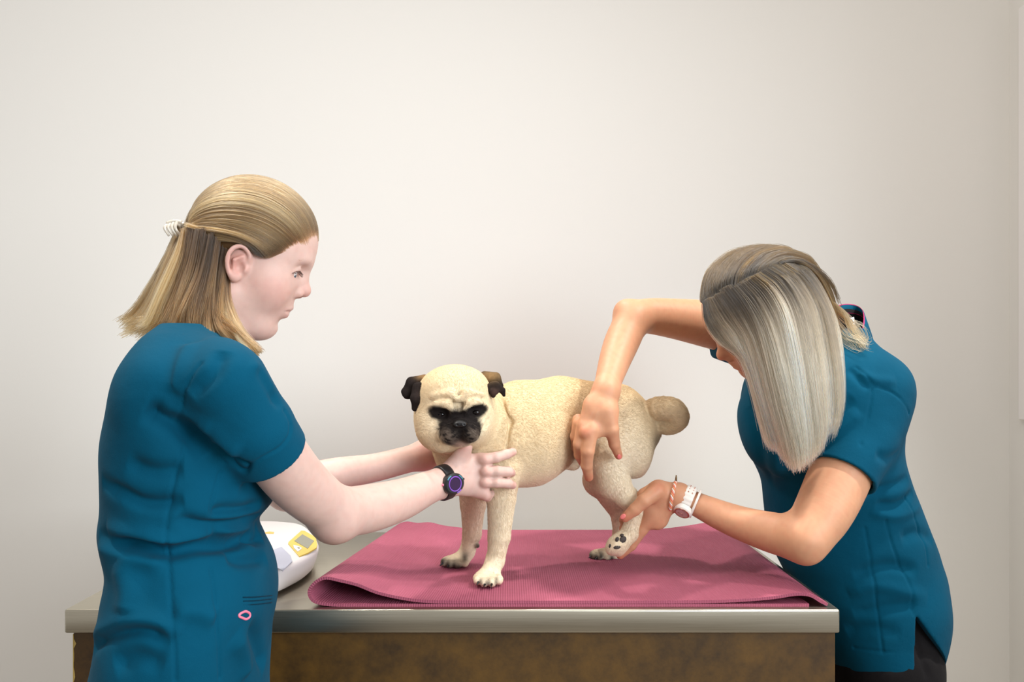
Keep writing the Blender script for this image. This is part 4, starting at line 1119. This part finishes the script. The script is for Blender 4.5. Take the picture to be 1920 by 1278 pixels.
lock = [[P(422, 485, 1.168), P(418, 545, 1.145), P(430, 600, 1.126), P(452, 636, 1.112), P(478, 662, 1.10)], [P(426, 510, 1.160), P(426, 562, 1.138), P(442, 608, 1.122), P(460, 634, 1.11), P(484, 660, 1.10)]]
p_, c_ = bundle(lock, 1300, kk, 20, (.0015, .003), (.0006, .002), .08, wav=.002); paths.append(p_); cols.append(hair_cols(len(p_), kk, c_, (66, 48, 34), (150, 116, 78), .42, .6))
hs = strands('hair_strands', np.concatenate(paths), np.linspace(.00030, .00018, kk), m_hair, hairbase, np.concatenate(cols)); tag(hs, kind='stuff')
# ---------------- hair clip
m_clip = mat('clear_clip', (236, 226, 210), .12, spec=.7, Transmission_Weight=.3)
cl = thing('hair_clip', P(332, 432, 1.186), 'small clear plastic claw clip in the left woman\'s blonde hair', 'hair clip')
for side in (1, -1):
    g = []
    base = P(332, 432, 1.186) + np.array([0, .010 * side, 0])
    for j in range(4):
        xx = -.010 + .0066 * j
        arc = [base + np.array([xx * .7 - .002, 0, .010 + xx * .3]), base + np.array([xx * .8 - .004, -.006 * side * 0 + .005 * side, .001]), base + np.array([xx * .9 + .002, .001 * side, -.010])]
        V_, F_ = tube_geo(smooth_path(arc, 9), np.linspace(.0028, .0016, 9), 7); g.append((V_, F_))
    V_, F_ = tube_geo(smooth_path([base + np.array([-.011, 0, .009]), base + np.array([0, .001 * side, .012]), base + np.array([.011, 0, .011])], 10), .0026, 8); g.append((V_, F_))
    VV = []; FF = []
    for v, f in g:
        o_ = len(VV); VV += list(v); FF += [tuple(i + o_ for i in q) for q in f]
    pydata('claw_half', VV, FF, m_clip, cl)
tube('spring_pin', [P(332, 424, 1.176) + np.array([0, -.002, 0]), P(332, 424, 1.198)], .0022, mat('steel_pin', (190, 190, 190), .25, 1.0), cl, 10)
# ---------------- black watch
m_wb = mat('watch_black', (20, 20, 22), .38); m_ring = mat('watch_ring', (120, 70, 170), .3); m_face = mat('watch_face', (48, 26, 60), .12); m_teal = mat('watch_teal', (70, 130, 150), .3)
wc = P(832, 904, 1.415); ax = P(868, 893, 1.445) - P(800, 915, 1.388); ax /= np.linalg.norm(ax)
wu, wv, ww = frame_of(ax, (0, 0, 1))
wa = thing('wristwatch', wc, 'black sports watch with round purple dial on the left woman\'s wrist', 'watch')
R1, R2 = .0285, .0238
th = np.linspace(0, 2 * PI, 56, endpoint=False)
def band(name, wid, thick, m, parent, off=.0):
    V = []; Fc = []; n = len(th)
    for sgn, ex in ((-1, 0), (-1, thick * .75), (-.75, thick), (.75, thick), (1, thick * .75), (1, 0)):
        for a in th:
            V.append(wc + wu * (R1 + ex) * math.cos(a) + wv * (R2 + ex) * math.sin(a) + ww * (wid / 2 * sgn + off))
    for r in range(6):
        for i in range(n):
            Fc.append((r * n + i, r * n + (i + 1) % n, ((r + 1) % 6) * n + (i + 1) % n, ((r + 1) % 6) * n + i))
    return pydata(name, V, Fc, m, parent)
band('strap', .019, .0034, m_wb, wa)
dn = P(845, 916, 1.30) - wc; dn -= ww * dn.dot(ww); dn /= np.linalg.norm(dn); dn = dn * .9 + np.array([0, -.30, -.12]); dn -= ww * dn.dot(ww) * .6; dn /= np.linalg.norm(dn)
cc = wc + dn * .0300
du, dv, dw = frame_of(dn, ww)
def disc(name, r, z0, z1, m, parent, sx=1.0, bev=.0012, hole=0):
    V = []; Fc = []; n = 40
    pr = [(r, z0), (r, z1 - bev), (r - bev, z1)]
    if hole: pr += [(hole + bev, z1), (hole, z1 - bev), (hole, z0)]
    for (rr, z) in pr:
        for i in range(n):
            a = 2 * PI * i / n; V.append(cc + du * rr * sx * math.cos(a) + dv * rr * math.sin(a) + dn * z)
    for k in range(len(pr) - 1):
        for i in range(n): Fc.append((k * n + i, k * n + (i + 1) % n, (k + 1) * n + (i + 1) % n, (k + 1) * n + i))
    if not hole: Fc.append(tuple(range((len(pr) - 1) * n, len(pr) * n)))
    o = pydata(name, V, Fc, m, parent); o.data.set_sharp_from_angle(angle=.6); return o
cs = disc('watch_case', .0185, -.006, .0055, m_wb, wa, 1.15, .003)
disc('bezel', .0135, .004, .0066, m_ring, cs, 1.0, .0006, .0113); disc('dial', .0115, .004, .0060, m_face, cs)
for a0, mm_, r0 in ((.6, m_teal, .0160), (2.2, m_teal, .0160), (-1.2, m_ring, .0160)):
    q = [cc + dn * .0052 + du * r0 * 1.08 * math.cos(a0 + t) + dv * r0 * math.sin(a0 + t) for t in np.linspace(-.3, .3, 7)]
    tube('case_marking', q, .0013, mm_, cs, 6)
for s_ in (1, -1): tube('side_button', [cc + du * .0205 * s_ + dv * .003, cc + du * .0232 * s_ + dv * .003], .0022, m_wb if s_ > 0 else m_pink, cs, 8)
# ================================================================ the woman on the right
m_skinB = skin_mat('skin_tan'); m_nailB = mat('nail_pink', (222, 118, 112), .3)
hB = head_frame(np.array([.471, .125, 1.400]), 35, 0, 36, -1); LB = hl_point(hB)
armB = limb([(1632, 745, 1.53), (1575, 890, 1.475), (1540, 965, 1.44), (1508, 1010, 1.42)], [56, 56, 52, 42], .02) + \
    limb([(1508, 1010, 1.42), (1460, 1001, 1.455), (1400, 984, 1.50), (1350, 965, 1.53), (1300, 942, 1.555), (1272, 930, 1.56)], [41, 39, 32.5, 27.5, 22, 23], .02) + [U(pe((1512, 1030, 1.415), 17, 20, .02), .02)]
handB = [
    U(pc((1275, 931, 1.56), (1240, 934, 1.565), 24, 33, dep=(.017, .016)), .014), U(pc((1240, 932, 1.565), (1216, 942, 1.57), 33, 30, dep=(.016, .014)), .010),
    finger([(1232, 920, 1.550), (1208, 938, 1.540), (1190, 955, 1.542), (1172, 970, 1.546)], [16, 13.5, 11.5, 8.5], .012),
    finger([(1222, 960, 1.570), (1203, 992, 1.578), (1183, 1022, 1.586), (1163, 1040, 1.590)], [15, 12, 10, 8], .012),
    finger([(1226, 958, 1.585), (1208, 985, 1.598), (1188, 1008, 1.604), (1172, 1024, 1.605)], [13, 11, 9.5, 7.5], .008),
    finger([(1214, 950, 1.590), (1194, 968, 1.606), (1178, 982, 1.606), (1168, 990, 1.600)], [12, 10.5, 9, 7.5], .008),
    finger([(1210, 938, 1.590), (1190, 950, 1.606), (1176, 962, 1.606), (1167, 974, 1.600)], [11, 9.5, 8, 7], .008),
    U(pe((1236, 972, 1.570), 18, 22, .014, 30), .014),
]
farB = limb([(1400, 625, 1.78), (1330, 608, 1.755), (1270, 598, 1.72), (1215, 592, 1.685), (1186, 598, 1.66)], [46, 44, 38, 33, 30], .02) + \
    limb([(1186, 598, 1.66), (1168, 636, 1.63), (1154, 672, 1.59), (1142, 710, 1.545), (1137, 732, 1.52)], [31, 33, 30, 25.5, 23.5], .02) + [U(pe((1172, 582, 1.665), 18, 18, .018), .02)]
farhandB = [
    U(pc((1137, 730, 1.52), (1126, 765, 1.505), 24, 31, dep=(.017, .016)), .014), U(pc((1126, 765, 1.505), (1112, 798, 1.500), 33, 29, dep=(.015, .013)), .010),
    finger([(1140, 770, 1.500), (1147, 805, 1.500), (1152, 832, 1.512), (1160, 854, 1.526)], [16, 13.5, 10.5, 7.5], .012),
    finger([(1108, 806, 1.494), (1102, 845, 1.494), (1100, 872, 1.510), (1104, 894, 1.530)], [14.5, 12.5, 11, 8.5], .008),
    finger([(1094, 800, 1.502), (1086, 832, 1.506), (1086, 852, 1.525), (1092, 866, 1.545)], [13, 11.5, 10, 8], .006),
    finger([(1086, 794, 1.515), (1079, 818, 1.525), (1080, 838, 1.545), (1088, 852, 1.560)], [12, 10, 9, 7.5], .006),
    finger([(1084, 786, 1.528), (1079, 804, 1.540), (1080, 818, 1.555), (1088, 830, 1.565)], [10.5, 9, 8, 7], .006),
    U(pe((1097, 810, 1.487), 10, 10, .008), .008),
]
coreB = [U(cone(P(1560, 690, 1.62), P(1560, 860, 1.62), .05, .065), .03), U(cone(P(1560, 860, 1.62), P(1645, 1150, 1.66), .065, .07), .03),
         U(cone(P(1560, 710, 1.60), P(1625, 745, 1.545), .04, .04), .02), U(cone(P(1540, 690, 1.64), P(1405, 632, 1.77), .04, .038), .02)]
neckB = [U(cone(LB(-.026, 0, -.040), P(1558, 680, 1.615), .048, .054), .02)]
opsB = coreB + neckB + [U(head_ops(hB), .02)] + armB + farB + handB + farhandB
VB, QB = surface(opsB, .0019, smooth=3); NB = normals(VB, QB)
for pts in ([(1132, 745), (1106, 800)], [(1126, 745), (1094, 798)]):
    VB = crease(VB, NB, on_surf(VB, pts), .0035, -.0013)
skB = skin_colors(VB, hB, (200, 146, 112), (190, 94, 72), (186, 104, 92),
                  [((1097, 808, 1.485), .012, .5), ((1160, 853, 1.525), .008, .8), ((1104, 893, 1.53), .010, .7), ((1092, 865, 1.54), .010, .6), ((1172, 970, 1.545), .010, .7), ((1163, 1040, 1.59), .010, .8), ((1515, 1045, 1.41), .02, .3), ((1235, 910, 1.54), .014, .35)])
locB = np.array([P(1650, 1150, 1.66)[0], P(1650, 1150, 1.66)[1], 0.])
pB = thing('person', locB, 'woman in teal scrubs at the right with long ash blonde hair, bending over the pug', 'person')
me = fast_mesh('body', VB, QB); set_col(me, skB); bodyB = link('body', me, m_skinB, pB)
for k in (1, -1):
    e = sphere('eye', LB(.0700, .031 * k, .0105), .0130, m_eyew, pB)
    g = np.array([.82, .15 * k, -.42]); g /= np.linalg.norm(g)
    sphere('iris', LB(.0695, .031 * k, .0105) + (hB[1] * g[0] + hB[2] * g[1] + hB[3] * g[2]) * .0090, .0056, m_iris, e)
lash_set(hB, 'eyelashes', [(.0750, .0465, .0095), (.0855, .0355, .0160), (.0845, .0220, .0110)], [(.0785, .0525, .0065), (.0925, .0400, .0125), (.0915, .0230, .0085)], 24, (22, 16, 14), pB, .00036, .0003)
lash_set(hB, 'eyebrow', [(.0930, .012, .030), (.0930, .024, .034), (.086, .040, .034)], [(.0945, .020, .0345), (.0905, .035, .0375), (.079, .050, .030)], 60, (120, 90, 60), pB, .00036, .0014)
nail(P(1161, 856, 1.516), P(1160, 854, 1.526) - P(1152, 832, 1.512), (0, -1, 0), m_nailB, pB, .0042, .0062)
nail(P(1105, 893, 1.5215), P(1104, 894, 1.53) - P(1100, 872, 1.51), (0, -1, 0), m_nailB, pB, .0048, .0066)
nail(P(1168, 968, 1.5385), P(1172, 970, 1.546) - P(1190, 955, 1.542), (-.3, -1, .2), m_nailB, pB, .0046, .0064)
# ---------------- scrub top
trB = slices([(618, 1500, 1622, 1.615, .07), (645, 1450, 1640, 1.615, .12), (680, 1414, 1672, 1.61, .155), (720, 1393, 1690, 1.605, .165), (770, 1388, 1700, 1.60, .16), (850, 1402, 1698, 1.62, .148), (900, 1424, 1712, 1.63, .142), (944, 1432, 1729, 1.64, .138),
              (1013, 1441, 1758, 1.65, .142), (1045, 1452, 1768, 1.655, .146), (1078, 1469, 1779, 1.66, .150), (1140, 1502, 1787, 1.66, .155), (1185, 1512, 1783, 1.66, .158), (1229, 1530, 1766, 1.66, .158)])
torsoB = Loft(trB)
sleeveBn = [U(pc((1632, 742, 1.535), (1606, 820, 1.505), 76, 70)), U(pc((1606, 820, 1.505), (1568, 905, 1.468), 71, 66), .004)]
sleeveBn += [('i', half(P(1575, 893, 1.475), P(1568, 905, 1.468) - P(1606, 820, 1.505)), .003), ('s', pc((1592, 860, 1.487), (1545, 950, 1.45), 58.5, 57), .003)]
sleeveBf = [U(pc((1420, 640, 1.775), (1322, 612, 1.753), 56, 51)), ('i', half(P(1344, 616, 1.758), (-1, 0, .12)), .003)]
slit = [U(cone(P(1713, 1152, 1.52), P(1747, 1268, 1.52), (.0008, .09, .0008), (.046, .09, .002), (1, 0, 0)))]
opsTB = [U(torsoB), U(pe((1455, 800, 1.55), 62, 80, .075), .05), U(pc((1560, 690, 1.61), (1625, 728, 1.55), 52, 66), .04), U(pc((1535, 672, 1.64), (1420, 642, 1.765), 46, 52), .03), U(sleeveBf, .02), U(sleeveBn, .022),
         ('s', cone(LB(-.03, 0, -.06), P(1556, 650, 1.615), .058, .060), .006), SUB(slit, .002)]
def foldB(V, Q):
    N = normals(V, Q)
    def F_(pts, w, d, tol=7, taper=True):
        nonlocal V
        V = crease(V, N, dense(on_surf(V, pts, tol)), w, d * (1.15 if taper else 1.1), taper)
    for pts in ([(1636, 728), (1628, 780), (1612, 840), (1592, 900)], [(1605, 688), (1622, 705), (1638, 726)], [(1660, 975), (1680, 1040), (1706, 1100), (1712, 1150)], [(1622, 990), (1640, 1100), (1655, 1222)], [(1700, 930), (1728, 1000), (1740, 1060)], [(1640, 722), (1680, 740), (1706, 775)],
                [(1600, 1214), (1650, 1220), (1708, 1222)], [(1520, 872), (1560, 894), (1606, 903), (1634, 905)]):
        F_(pts, .0024, .0022, 6, False)
    for pts, w, d in (([(1615, 925), (1660, 915), (1705, 895)], .010, .006), ([(1640, 945), (1680, 945), (1715, 920)], .010, .006), ([(1630, 960), (1680, 968), (1730, 945)], .010, -.004), ([(1690, 1010), (1720, 1000), (1752, 1010)], .012, .005),
                      ([(1600, 1075), (1660, 1060), (1720, 1070)], .012, .006), ([(1590, 1110), (1650, 1100), (1740, 1120)], .014, -.005), ([(1600, 1150), (1660, 1140), (1720, 1130)], .012, .005), ([(1585, 1180), (1630, 1176), (1690, 1186)], .012, .004),
                      ([(1600, 745), (1570, 770), (1545, 780)], .010, .005), ([(1610, 770), (1580, 800), (1550, 815)], .012, -.004), ([(1608, 700), (1640, 712), (1680, 716)], .010, -.004), ([(1590, 690), (1612, 712), (1632, 728)], .008, .004),
                      ([(1430, 760), (1450, 830), (1460, 900)], .014, -.005), ([(1405, 760), (1425, 840), (1440, 910)], .012, .005), ([(1640, 850), (1665, 860), (1690, 850)], .010, .004)):
        F_(pts, w, d)
    t = np.sin(V[:, 2] * 43 + 3 * np.sin(V[:, 0] * 13)) * np.sin(V[:, 0] * 29 + V[:, 2] * 11)
    V = V + N * (.0016 * t)[:, None]
    return relax(V, Q, 1)[0]
topB, VTB, QTB = loft_obj('scrub_top', opsTB, .003, m_scrub, pB, 1, foldB)
# stand-up collar with a magenta lining
m_mag = mat('magenta_lining', (176, 30, 92), .7)
ring_px = [(1548, 612, 1.50), (1552, 590, 1.54), (1564, 577, 1.59), (1584, 571, 1.63), (1604, 573, 1.645), (1617, 582, 1.63), (1620, 600, 1.60), (1617, 622, 1.57)]
top_l = smooth_path([P(*p) for p in ring_px], 40)
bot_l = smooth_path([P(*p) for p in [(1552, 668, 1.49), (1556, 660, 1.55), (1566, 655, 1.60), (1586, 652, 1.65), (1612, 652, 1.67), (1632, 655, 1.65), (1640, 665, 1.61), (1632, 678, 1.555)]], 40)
def sheet(name, A, B, off, m, parent, rows=8):
    n = len(A); V = []; Fc = []
    cen = (A.mean(0) + B.mean(0)) / 2
    for s_ in (0, off):
        for r in range(rows):
            t = r / (rows - 1); L_ = A * (1 - t) + B * t
            o_ = L_ - cen; o_[:, 2] = 0; o_ /= np.linalg.norm(o_, axis=1)[:, None]
            V.append(L_ + o_ * (s_ + .004 * math.sin(PI * t)))
    V = np.concatenate(V); h = n * rows
    for r in range(rows - 1):
        for i in range(n - 1):
            a, b, c, d = r * n + i, r * n + i + 1, (r + 1) * n + i + 1, (r + 1) * n + i
            Fc += [(a, b, c, d), (h + d, h + c, h + b, h + a)]
    for i in range(n - 1):
        Fc.append((h + i, h + i + 1, i + 1, i)); k = (rows - 1) * n; Fc.append((k + i, k + i + 1, h + k + i + 1, h + k + i))
    for r in range(rows - 1):
        a, b = r * n, (r + 1) * n; Fc.append((h + b, h + a, a, b)); a += n - 1; b += n - 1; Fc.append((h + a, h + b, b, a))
    return pydata(name, V, Fc, m, parent)
def plate3(name, q, th, m, parent):
    q = np.array(q); n = np.cross(q[1] - q[0], q[3] - q[0]); n /= np.linalg.norm(n); k = len(q)
    V = np.concatenate([q - n * th / 2, q + n * th / 2]); Fc = [tuple(range(k))[::-1], tuple(range(k, 2 * k))] + [(i, (i + 1) % k, k + (i + 1) % k, k + i) for i in range(k)]
    return pydata(name, V, Fc, m, parent, False)
col_o = sheet('collar', top_l, bot_l, .0035, m_scrub, topB)
tag(sheet('collar_lining', top_l + np.array([0, 0, .0016]), top_l * .80 + bot_l * .20, -.0012, m_mag, col_o, 5), 'magenta collar lining')
tag(sheet('collar_inner_shade', top_l * .9 + bot_l * .1, bot_l, -.0016, m_black, col_o, 6), 'black sheet for the shade inside the collar')  # black sheet stands in for the shade inside the collar
tag(plate3('care_label', [P(1590, 597, 1.555), P(1601, 594, 1.555), P(1604, 612, 1.545), P(1593, 616, 1.545)], .0008, mat('label_white', (244, 242, 244), .6), topB), 'white care label')
# ---------------- trousers
hxB, hyB = locB[0], locB[1]; fdB = np.array([-math.cos(.25), -math.sin(.25), 0]); sdB = np.array([math.sin(.25), -math.cos(.25), 0])
def trousersB():
    h = np.array([hxB, hyB, 0]); o = []
    for k in (1, -1):
        a = h + sdB * .080 * k + np.array([-.03, 0, 0])
        o += [U(cone(a + (0, 0, .72), a + fdB * .0 + (0, 0, .48), .078, .064), .03), U(cone(a + (0, 0, .48), a + (0, 0, .08), .066, .055), .03)]
    o += [U(Loft(slices([(1120, 1530, 1750, 1.66, .128), (1180, 1530, 1760, 1.66, .136), (1240, 1535, 1766, 1.66, .142), (1278, 1538, 1762, 1.66, .142), (1340, 1545, 1756, 1.66, .145)])), .05), ('i', half((0, 0, .045), (0, 0, -1)), .003)]
    def fold(V, Q):
        N = normals(V, Q)
        for pts, w, d in (([(1590, 1250), (1640, 1242), (1700, 1250)], .010, .006), ([(1712, 1175), (1725, 1225), (1740, 1275)], .006, .006), ([(1720, 1230), (1745, 1228), (1762, 1240)], .008, .005)):
            V = crease(V, N, dense(on_surf(V, pts, 9)), w, d)
        return V
    return loft_obj('trousers', o, .006, m_black, pB, 2, fold)[0]
trousersB()
shoes(pB, [(*(np.array([hxB - .03, hyB, 0]) + sdB * .080 * k)[:2], PI + .25) for k in (1, -1)], m_shoe, m_sole)
# ---------------- hair
m_hairbaseB = mat('hair_base_ash', (112, 92, 62), .7, spec=.2)
capB = [U(ell(LB(-.004, 0, .044), (.0930, .0785, .0870), hB[1], hB[3])), ('i', hairline_cut(hB, [(-.2, -.12), (-.02, -.07), (.0, -.04), (.02, .0), (.036, .010), (.055, .034), (.07, .055), (.09, .082), (.13, .11)]), .004)]
curt = [U(pc((1470, 590, 1.41), (1478, 690, 1.395), 62, 68, dep=(.03, .014))), U(pc((1478, 690, 1.395), (1490, 770, 1.395), 66, 50, dep=(.013, .010)), .02), U(pc((1490, 770, 1.395), (1503, 830, 1.40), 46, 22, dep=(.009, .006)), .015)]
hbB, vHB, qHB = loft_obj('hair', [U(capB), U(curt, .012)], .003, m_hairbaseB, pB, 1)
kk = 16; paths = []; cols = []
near_g = [[P(1320, 568, 1.44), P(1325, 605, 1.415), P(1350, 640, 1.40), P(1385, 664, 1.39), P(1405, 700, 1.39), P(1425, 770, 1.395), P(1440, 832, 1.405)],
          [P(1340, 556, 1.415), P(1362, 590, 1.385), P(1392, 630, 1.37), P(1412, 680, 1.37), P(1430, 740, 1.375), P(1450, 800, 1.385), P(1466, 850, 1.40)],
          [P(1375, 540, 1.39), P(1402, 575, 1.36), P(1425, 620, 1.35), P(1445, 690, 1.35), P(1462, 760, 1.36), P(1478, 820, 1.37), P(1490, 880, 1.385)],
          [P(1410, 522, 1.38), P(1440, 550, 1.355), P(1465, 600, 1.345), P(1482, 680, 1.35), P(1495, 760, 1.36), P(1503, 820, 1.37), P(1506, 872, 1.385)],
          [P(1440, 505, 1.385), P(1475, 530, 1.36), P(1505, 585, 1.355), P(1522, 670, 1.36), P(1530, 740, 1.365), P(1534, 800, 1.375), P(1530, 852, 1.385)],
          [P(1465, 490, 1.40), P(1505, 520, 1.385), P(1540, 580, 1.38), P(1556, 660, 1.385), P(1562, 720, 1.39), P(1562, 775, 1.395), P(1550, 820, 1.40)],
          [P(1480, 482, 1.43), P(1525, 520, 1.43), P(1560, 590, 1.43), P(1574, 650, 1.43), P(1577, 700, 1.43), P(1575, 745, 1.43), P(1568, 785, 1.435)]]
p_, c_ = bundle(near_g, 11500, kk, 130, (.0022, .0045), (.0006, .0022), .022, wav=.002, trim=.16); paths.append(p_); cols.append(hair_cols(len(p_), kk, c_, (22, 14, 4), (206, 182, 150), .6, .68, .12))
far_g = [[P(1320, 568, 1.442), P(1315, 556, 1.465), P(1328, 512, 1.52), P(1370, 480, 1.56), P(1400, 490, 1.60)], [P(1345, 553, 1.422), P(1344, 528, 1.440), P(1370, 488, 1.485), P(1418, 465, 1.54), P(1450, 475, 1.60)],
         [P(1380, 536, 1.402), P(1388, 508, 1.418), P(1420, 476, 1.455), P(1470, 466, 1.52), P(1500, 485, 1.59)], [P(1415, 520, 1.388), P(1428, 496, 1.402), P(1462, 477, 1.445), P(1510, 486, 1.51), P(1535, 520, 1.57)],
         [P(1445, 504, 1.388), P(1468, 488, 1.402), P(1505, 492, 1.44), P(1545, 530, 1.485), P(1562, 575, 1.53)], [P(1466, 492, 1.405), P(1500, 493, 1.42), P(1535, 522, 1.45), P(1560, 575, 1.475), P(1570, 620, 1.50)]]
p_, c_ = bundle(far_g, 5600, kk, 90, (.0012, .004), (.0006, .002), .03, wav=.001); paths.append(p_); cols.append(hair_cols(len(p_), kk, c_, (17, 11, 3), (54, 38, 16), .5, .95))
back_g = [[P(1555, 560, 1.48), P(1580, 585, 1.49), P(1592, 620, 1.49), P(1610, 640, 1.48), P(1626, 632, 1.48)], [P(1560, 580, 1.50), P(1590, 600, 1.51), P(1612, 612, 1.50), P(1622, 640, 1.49), P(1606, 654, 1.48)],
          [P(1560, 600, 1.47), P(1580, 640, 1.47), P(1595, 652, 1.465), P(1612, 656, 1.46), P(1628, 650, 1.46)]]
p_, c_ = bundle(back_g, 170, kk, 16, (.003, .006), (.0008, .003), .06, wav=.004); paths.append(p_); cols.append(hair_cols(len(p_), kk, c_, (80, 58, 32), (130, 104, 70), .3, .6))
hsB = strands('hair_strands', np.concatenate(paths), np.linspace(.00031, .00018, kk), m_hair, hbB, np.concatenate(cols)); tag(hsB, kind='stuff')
# ---------------- pale watch and woven bracelet
m_pw = mat('watch_white', (232, 224, 214), .35); m_rose = mat('rose_metal', (220, 160, 140), .25, .9); m_orange = mat('woven_cord', (226, 150, 104), .8); m_dialw = mat('dial_blush', (206, 168, 166), .15)
def wristframe(a, b): 
    ax = P(*b) - P(*a); ax /= np.linalg.norm(ax); return frame_of(ax, (0, 0, 1))
WCb = P(1289, 937, 1.558); bu, bv, bw = wristframe((1330, 956, 1.54), (1262, 926, 1.56))
wb_ = thing('wristwatch', WCb, 'white watch with a rose rimmed dial on the right woman\'s wrist', 'watch')
def band2(name, c, u, v, w, r1, r2, wid, thick, m, parent, ripple=0):
    V = []; Fc = []; n = 72; t_ = np.linspace(0, 2 * PI, n, endpoint=False)
    for sgn, ex in ((-1, 0), (-1, thick * .75), (-.75, thick), (.75, thick), (1, thick * .75), (1, 0)):
        for i, a in enumerate(t_):
            e = ex + (ripple * (i % 4 < 2) if ex > 0 else 0)
            V.append(c + u * (r1 + e) * math.cos(a) + v * (r2 + e) * math.sin(a) + w * (wid / 2 * sgn))
    for r in range(6):
        for i in range(n): Fc.append((r * n + i, r * n + (i + 1) % n, ((r + 1) % 6) * n + (i + 1) % n, ((r + 1) % 6) * n + i))
    return pydata(name, V, Fc, m, parent)
st = band2('strap', WCb, bu, bv, bw, .0255, .0225, .0195, .0030, m_pw, wb_, .0009)
band2('strap_keeper', WCb - bw * .0165, bu, bv, bw, .0262, .0230, .0045, .0034, m_pw, wb_)
# dial sits low on the wrist, facing down and out
cdir = np.array([.02, -.62, -.78]); cdir -= bw * cdir.dot(bw); cdir /= np.linalg.norm(cdir)
cc = WCb + cdir * .0268; dn = cdir; du, dv, dw = frame_of(dn, bw)
cs = disc('watch_case', .0175, -.005, .0055, m_pw, wb_, 1.0, .002); disc('bezel', .0150, .004, .0068, m_rose, cs, 1.0, .0006, .0122); disc('dial', .0124, .004, .0060, m_dialw, cs)
for a0, r0, r1 in ((.4, 0, .008), (2.2, 0, .0055)): tube('watch_hand', [cc + dn * .0063 + (du * math.cos(a0) + dv * math.sin(a0)) * t for t in (r0, r1)], .0005, m_rose, cs, 6)
tube('crown', [cc + du * .0175, cc + du * .0200], .0022, m_rose, cs, 8)
for a_ in (.25, .5, .75, 1.0):      # buckle holes
    q = WCb + (bu * .0262 * math.cos(-a_ + .15) - bv * .0232 * math.sin(-a_ + .15) * -1); 
    for s_ in (1, -1):
        n_ = q - WCb; n_ /= np.linalg.norm(n_); tube('strap_hole', [q + n_ * .0026 + bw * .004 * s_, q + n_ * .0039 + bw * .004 * s_], .0011, m_rose, st, 6)
BC = P(1262, 930, 1.562); br_ = thing('bracelet', BC, 'orange and white woven cord bracelet beside the white watch', 'bracelet')
tt = np.linspace(0, 2 * PI, 90, endpoint=False)
tilt = bw * .25
for j, (mm, ph) in enumerate(((m_orange, 0), (m_pw, 2.1), (mat('cord_salmon', (228, 128, 104), .8), 4.2))):
    pth = [BC + bu * (.0282 + .0016 * math.cos(14 * a + ph)) * math.cos(a) + bv * (.0252 + .0016 * math.cos(14 * a + ph)) * math.sin(a) + bw * (.0022 * math.sin(14 * a + ph) + .006 * math.cos(a)) for a in tt]
    tube('cord_strand', pth, .0015, mm, br_, 7, True)
kp = BC + bu * .030 + bw * .006
m_bead = mat('bronze_bead', (132, 104, 70), .35, .7)
tube('tassel', [kp, kp + bu * .006 + bw * .002, kp + bu * .011 + bw * .004], [.0022, .0018, .0010], m_bead, br_, 8)
# ================================================================ light and camera
def area(name, loc, tgt, size, power, col, sy=None, spread=None):
    l = bpy.data.lights.new(name, 'AREA'); l.energy = power; l.color = col; l.size = size
    if sy: l.shape = 'RECTANGLE'; l.size_y = sy
    if spread: l.spread = spread
    o = bpy.data.objects.new(name, l); C.objects.link(o); o.location = loc
    o.rotation_euler = (Vector(tgt) - Vector(loc)).to_track_quat('-Z', 'Y').to_euler()
    return o
def spot(name, loc, tgt, power, col, angle, rad, blend=1.0):
    d = bpy.data.lights.new(name, 'SPOT'); d.energy = power; d.color = col; d.spot_size = math.radians(angle); d.spot_blend = blend; d.shadow_soft_size = rad
    o = bpy.data.objects.new(name, d); C.objects.link(o); o.location = loc
    o.rotation_euler = (Vector(tgt) - Vector(loc)).to_track_quat('-Z', 'Y').to_euler(); return o
W = bpy.data.worlds.new('room_light'); bpy.context.scene.world = W; W.use_nodes = True
bg = W.node_tree.nodes['Background']; bg.inputs[0].default_value = (1.0, .96, .92, 1); bg.inputs[1].default_value = .50
area('narrow_window_fill', (1.6, -2.1, 1.8), (-.42, .0, 1.2), 1.1, 12, (.84, .92, 1.0), 1.3, math.radians(75))  # unseen; beam narrowed onto left woman and dog, sparing the right woman
area('side_fill', (2.6, -.9, 2.2), (.5, .15, 1.25), 1.2, 26, (.88, .94, 1.0), 1.2)  # unseen fill, added to light the right woman's back
spot('ceiling_downlight', (-.22, .60, 2.85), (.0, .22, .9), 70, (1.0, .95, .88), 62, .035)
spot('ceiling_downlight', (1.15, -.1, 2.85), (.70, .2, 1.2), 130, (1.0, .97, .92), 60, .05)
spot('ceiling_downlight', (-1.1, -.3, 2.85), (-.45, -.2, 1.2), 70, (1.0, .95, .88), 60, .05)
area('overhead_fill', (-.1, -.55, 2.9), (-.1, -.35, 0), 2.4, 20, (1.0, .965, .95), .9)  # unseen overhead fill, added to brighten the wall and figures from above
cam = bpy.data.cameras.new('camera'); co = bpy.data.objects.new('camera', cam); C.objects.link(co)
co.location = (0, CAMY, CAMZ); co.rotation_euler = (PI / 2, 0, 0)
cam.sensor_width = 36; cam.sensor_fit = 'HORIZONTAL'; cam.lens = 36 * F / 1920
cam.shift_y = (HY - 639) / 1920 
cam.clip_start = .02
S = bpy.context.scene; S.camera = co
S.view_settings.view_transform = 'Standard'; S.view_settings.look = 'None'; S.view_settings.gamma = 1.0; S.view_settings.exposure = 0.22
